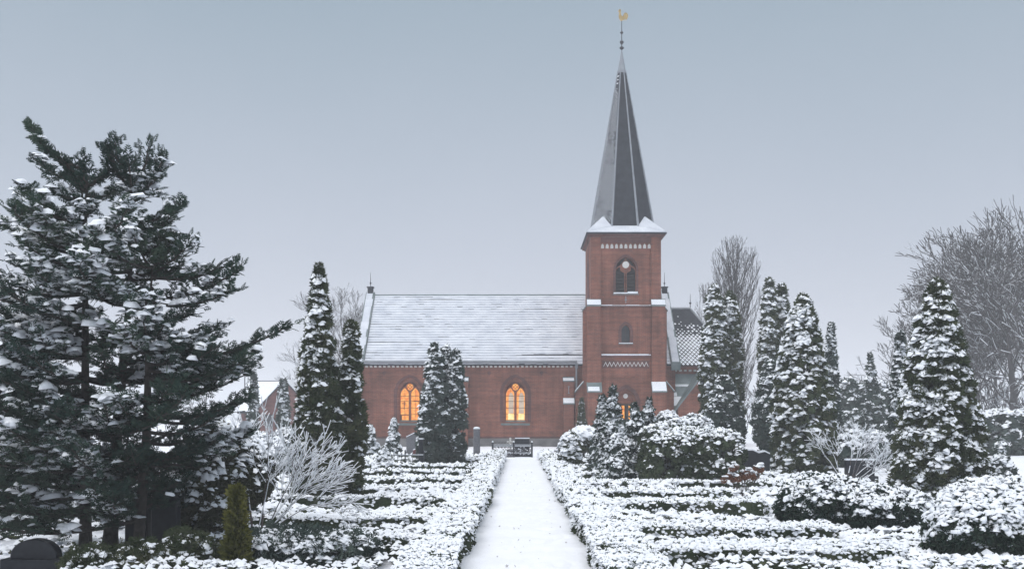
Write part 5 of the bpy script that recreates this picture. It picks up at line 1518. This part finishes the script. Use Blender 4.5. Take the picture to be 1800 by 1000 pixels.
poplar('upright bare poplar rising between the two tall thuja groups', X(1292, 82), 82, 16.3, 2.2, 105, 36)
poplar('smaller upright bare poplar right of the chancel roof', X(1249, 90), 90, 13.6, 1.5, 40, 37)
bare_tree('bare_tree', 'bare crown rising behind the left end of the nave roof', X(607, 80), 80, 12.6, .24, 34, .16, 5, None, .35, seed=38)
bare_tree('bare_tree', 'smaller bare tree left of the tallest slim thuja', X(545, 84), 84, 8.6, .2, 42, .10, 4, None, .45, seed=39)

# ================================================================== graves and iron work
def headstone(name, label, x, y, wd, h, t, style, m, snow=True, rz=0.0):
    root = empty(name, (x, y, 0), rz); tag(root, label, 'gravestone')
    hw = wd / 2
    if style == 'round': top = [(hw * math.cos(math.pi * k / 14), h - hw * .75 + hw * .75 * math.sin(math.pi * k / 14)) for k in range(15)]
    elif style == 'gable': top = [(hw, h * .82), (hw * .3, h * .95), (0, h), (-hw * .3, h * .95), (-hw, h * .82)]
    elif style == 'wave': top = [(hw, h * .86), (hw * .7, h * .95), (hw * .35, h * .9), (0, h), (-hw * .5, h), (-hw, h * .92)]
    else: top = [(hw, h), (-hw, h)]
    P = lambda q: [(x + a, b) for (a, b) in q]
    MB().prism(P([(-hw, .0), (hw, .0)] + top), y - t / 2, y + t / 2).build('stone', m, root, bevel=.012)
    MB().box(x - hw - .08, x + hw + .08, y - t / 2 - .08, y + t / 2 + .08, -.05, .11).build('base', m, root, bevel=.01)
    if snow:
        s_ = MB()
        for a, b in zip(top, top[1:]):
            if abs(a[0] - b[0]) < 1e-6 or abs((a[1] - b[1]) / (a[0] - b[0])) > 2.2: continue
            s_.prism([(x + b[0], b[1] + .002), (x + a[0], a[1] + .002), (x + a[0], a[1] + .045), (x + b[0], b[1] + .045)], y - t / 2 + .015, y + t / 2 - .015)
        s_.build('snow', M['snow'], root)
    return root
headstone('gravestone', 'rounded black polished gravestone at the lower left corner', X(64, 11.9), 11.9, .56, .34, .16, 'round', M['black_granite'], snow=False)
headstone('gravestone', 'tall dark slab gravestone under the big dark conifer', X(282, 12.9), 13.1, .34, .86, .16, 'gable', M['black_granite'], snow=False)
headstone('gravestone', 'dark upright gravestone between the conifer trunks', X(222, 12.9), 13.3, .3, .8, .16, 'flat', M['black_granite'], snow=False)
headstone('gravestone', 'small rough grey headstone beside the golden-green conifer', X(380, 11.8), 11.85, .17, .3, .12, 'gable', M['grey_granite'], snow=False)
headstone('gravestone', 'wide black gravestone with wavy top below the twin-topped thuja', X(1324, 29.5), 29.6, 1.0, .78, .2, 'wave', M['black_granite'])
headstone('gravestone', 'grey gabled headstone left of the yew column', X(728, 47), 47, .72, .98, .2, 'gable', M['grey_granite'])
headstone('gravestone', 'reddish granite headstone left of the yew column', X(737, 40.5), 40.5, .5, .5, .2, 'gable', M['red_granite'])
headstone('gravestone', 'tiny dark stone tablet by the right path hedge', X(977, 38.6), 38.4, .18, .46, .06, 'flat', M['black_granite'])
headstone('gravestone', 'narrow black pillar stone at the left foot of the yew column', X(744, 35), 34.2, .16, 1.0, .14, 'flat', M['black_granite'])
headstone('gravestone', 'dark low gravestone behind the right bare snowy bush', X(1515, 28), 28.2, .8, .55, .2, 'flat', M['black_granite'])

def column():
    d = 43.0; x = X(838, d); c = empty('column_monument', (x, d, 0)); tag(c, 'dark broken-column monument capped with snow, left of the path end', 'monument')
    MB().lathe([(.17, .12), (.15, .2), (.14, 1.2), (.145, 1.24)], (x, d, 0), 14).build('shaft', M['grey_granite'], c, smooth=False)
    MB().box(x - .24, x + .24, d - .24, d + .24, -.05, .12).build('base', M['grey_granite'], c, bevel=.01)
    MB().lathe([(.14, 1.242), (.15, 1.27), (.11, 1.32), (.03, 1.34)], (x, d, 0), 12).build('snow', M['snow'], c, smooth=True)
column()

def iron_fence(label, x0, x1, y, h, step, finial=True, rail=True, name='iron_fence', gapfill=0):
    f = empty(name, ((x0 + x1) / 2, y, 0)); tag(f, label, 'fence')
    n = max(2, int(round((x1 - x0) / step)))
    for k in range(n + 1):
        x = x0 + (x1 - x0) * k / n; big = k in (0, n, n // 2)
        b = MB().tube((x, y, -.05), (x, y, h + (.1 if big else 0)), .026 if big else .011, .022 if big else .008, 6)
        if finial: b.lathe([(.005, -.03), (.035 if big else .022, 0), (.004, .06)], (x, y, h + (.1 if big else 0)), 6)
        b.build('post' if big else 'bar', M['iron'], f)
    for z in (h * .92, h * .2):
        r = MB().box(x0, x1, y - .012, y + .012, z - .012, z + .012).build('rail', M['iron'], f)
        MB().box(x0, x1, y - .014, y + .014, z + .013, z + .035).build('rail_snow', M['snow'], r)
    return f
iron_fence('low iron grave fence left of the yew column', X(686, 33.5), X(745, 33.5), 33.5, .52, .13)

def grave_enclosure():
    y = 43.9; e = empty('iron_enclosure', (X(900, y), y, 0)); tag(e, 'dark cast-iron grave enclosure with snowy lattice closing the path end', 'enclosure')
    x0, x1 = X(866, y), X(935, y); h = Z(781, y)
    for x in (x0, X(903, y), x1):
        MB().box(x - .04, x + .04, y - .04, y + .04, -.05, h).lathe([(.02, h), (.06, h + .05), (.045, h + .1), (.005, h + .13)], (x, y, 0), 8).build('post', M['iron'], e)
        MB().lathe([(.04, h + .1), (.05, h + .12), (.01, h + .16)], (x, y, 0), 8).build('post_snow', M['snow'], e)
    for z in (h - .07, .42, .12):
        MB().box(x0, x1, y - .02, y + .02, z, z + .05).build('rail', M['iron'], e)
        MB().box(x0 + .04, x1 - .04, y - .022, y + .022, z + .051, z + .07).build('rail_snow', M['snow'], e)
    n = 13
    for k in range(n):
        xa = x0 + (x1 - x0) * k / n; xb = x0 + (x1 - x0) * (k + 1) / n; xm = (xa + xb) / 2
        b = MB(); ring(b, xm, .62, .045, .06, y - .012, y + .012, 10); ring(b, xm, .28, .05, .065, y - .012, y + .012, 10)
        b.tube((xa, y, .12), (xb, y, .44), .01, .01, 5).tube((xb, y, .12), (xa, y, .44), .01, .01, 5).tube((xm, y, .47), (xm, y, h - .07), .01, .01, 5)
        b.build('scroll', M['iron'], e)
    P = np.stack([rng.uniform(x0, x1, 130), np.full(130, y - .015), rng.uniform(.1, h - .1, 130)], 1)
    np_mesh('clinging_snow', [snow_chunk(P, np.tile(np.array([0, -.3, 1.0]), (130, 1)), .026, .6, DOME_S)], M['snow'], e)
    c = empty('cross_monument', (X(897, 44.6), 44.6, 0)); tag(c, 'small white cross above the iron enclosure at the path end', 'cross')
    x, yy, zt = X(897, 44.6), 44.6, Z(769, 44.6)
    MB().box(x - .045, x + .045, yy - .04, yy + .04, .3, zt).box(x - .16, x + .16, yy - .035, yy + .035, zt - .24, zt - .15).build('cross', M['white_plaster'], c, bevel=.008)
    MB().box(x - .2, x + .2, yy - .15, yy + .15, -.05, .3).build('base', M['grey_granite'], c)
    g = headstone('gravestone', 'dark square gravestone just behind the iron enclosure', X(918, 44.9), 44.9, .66, .78, .2, 'flat', M['black_granite'])
grave_enclosure()

# ================================================================== far things at the horizon
def thicket(label, x0, x1, y, h, n, seed, name='far_thicket'):
    random.seed(seed); sg = []
    for k in range(n):
        x = random.uniform(x0, x1); yy = y + random.uniform(-3, 3); hh = h * random.uniform(.6, 1.1)
        p = Vector((x, yy, -.1)); dd = Vector((random.gauss(0, .12), random.gauss(0, .1), 1)).normalized()
        grow(sg, p, dd, hh * .5, .05, 1, 3, R(34), .1, wig=.12, shrink=.62, minr=.04)
    o = np_mesh(name, [(*tubes(sg, 3), 0), (*tubes(branch_snow(sg, .5, .2, .9, .015), 3), 1)], [M['bark_grey'], M['snow']])
    tag(o, label, 'thicket', kind='stuff')
thicket('hazy bare thicket closing the horizon on the right', X(1440, 100), X(2000, 100), 100, 6.0, 60, 51)
thicket('hazy bare thicket closing the horizon on the left', X(-200, 105), X(640, 105), 105, 4.2, 60, 52)
thicket('hazy bare thicket seen between the tall thujas', X(1215, 98), X(1440, 98), 98, 6.0, 36, 53)

thicket('dim bare undergrowth below the bare trees at the right edge', X(1640, 78), X(1900, 78), 78, 5.0, 36, 54)

# ================================================================== haze
def haze():
    m = bpy.data.materials.new('haze'); m.use_nodes = True; n = m.node_tree; n.nodes.clear()
    o = n.nodes.new('ShaderNodeOutputMaterial'); v = n.nodes.new('ShaderNodeVolumePrincipled')
    v.inputs['Color'].default_value = (0.97, 0.98, 1.0, 1); v.inputs['Density'].default_value = HAZE; v.inputs['Anisotropy'].default_value = 0.0
    n.links.new(v.outputs[0], o.inputs['Volume'])
    b = MB().box(-640, 640, -140, 940, -1.2, 28.0).build('haze', m)
    tag(b, 'thin winter mist over the churchyard', kind='stuff')
haze()
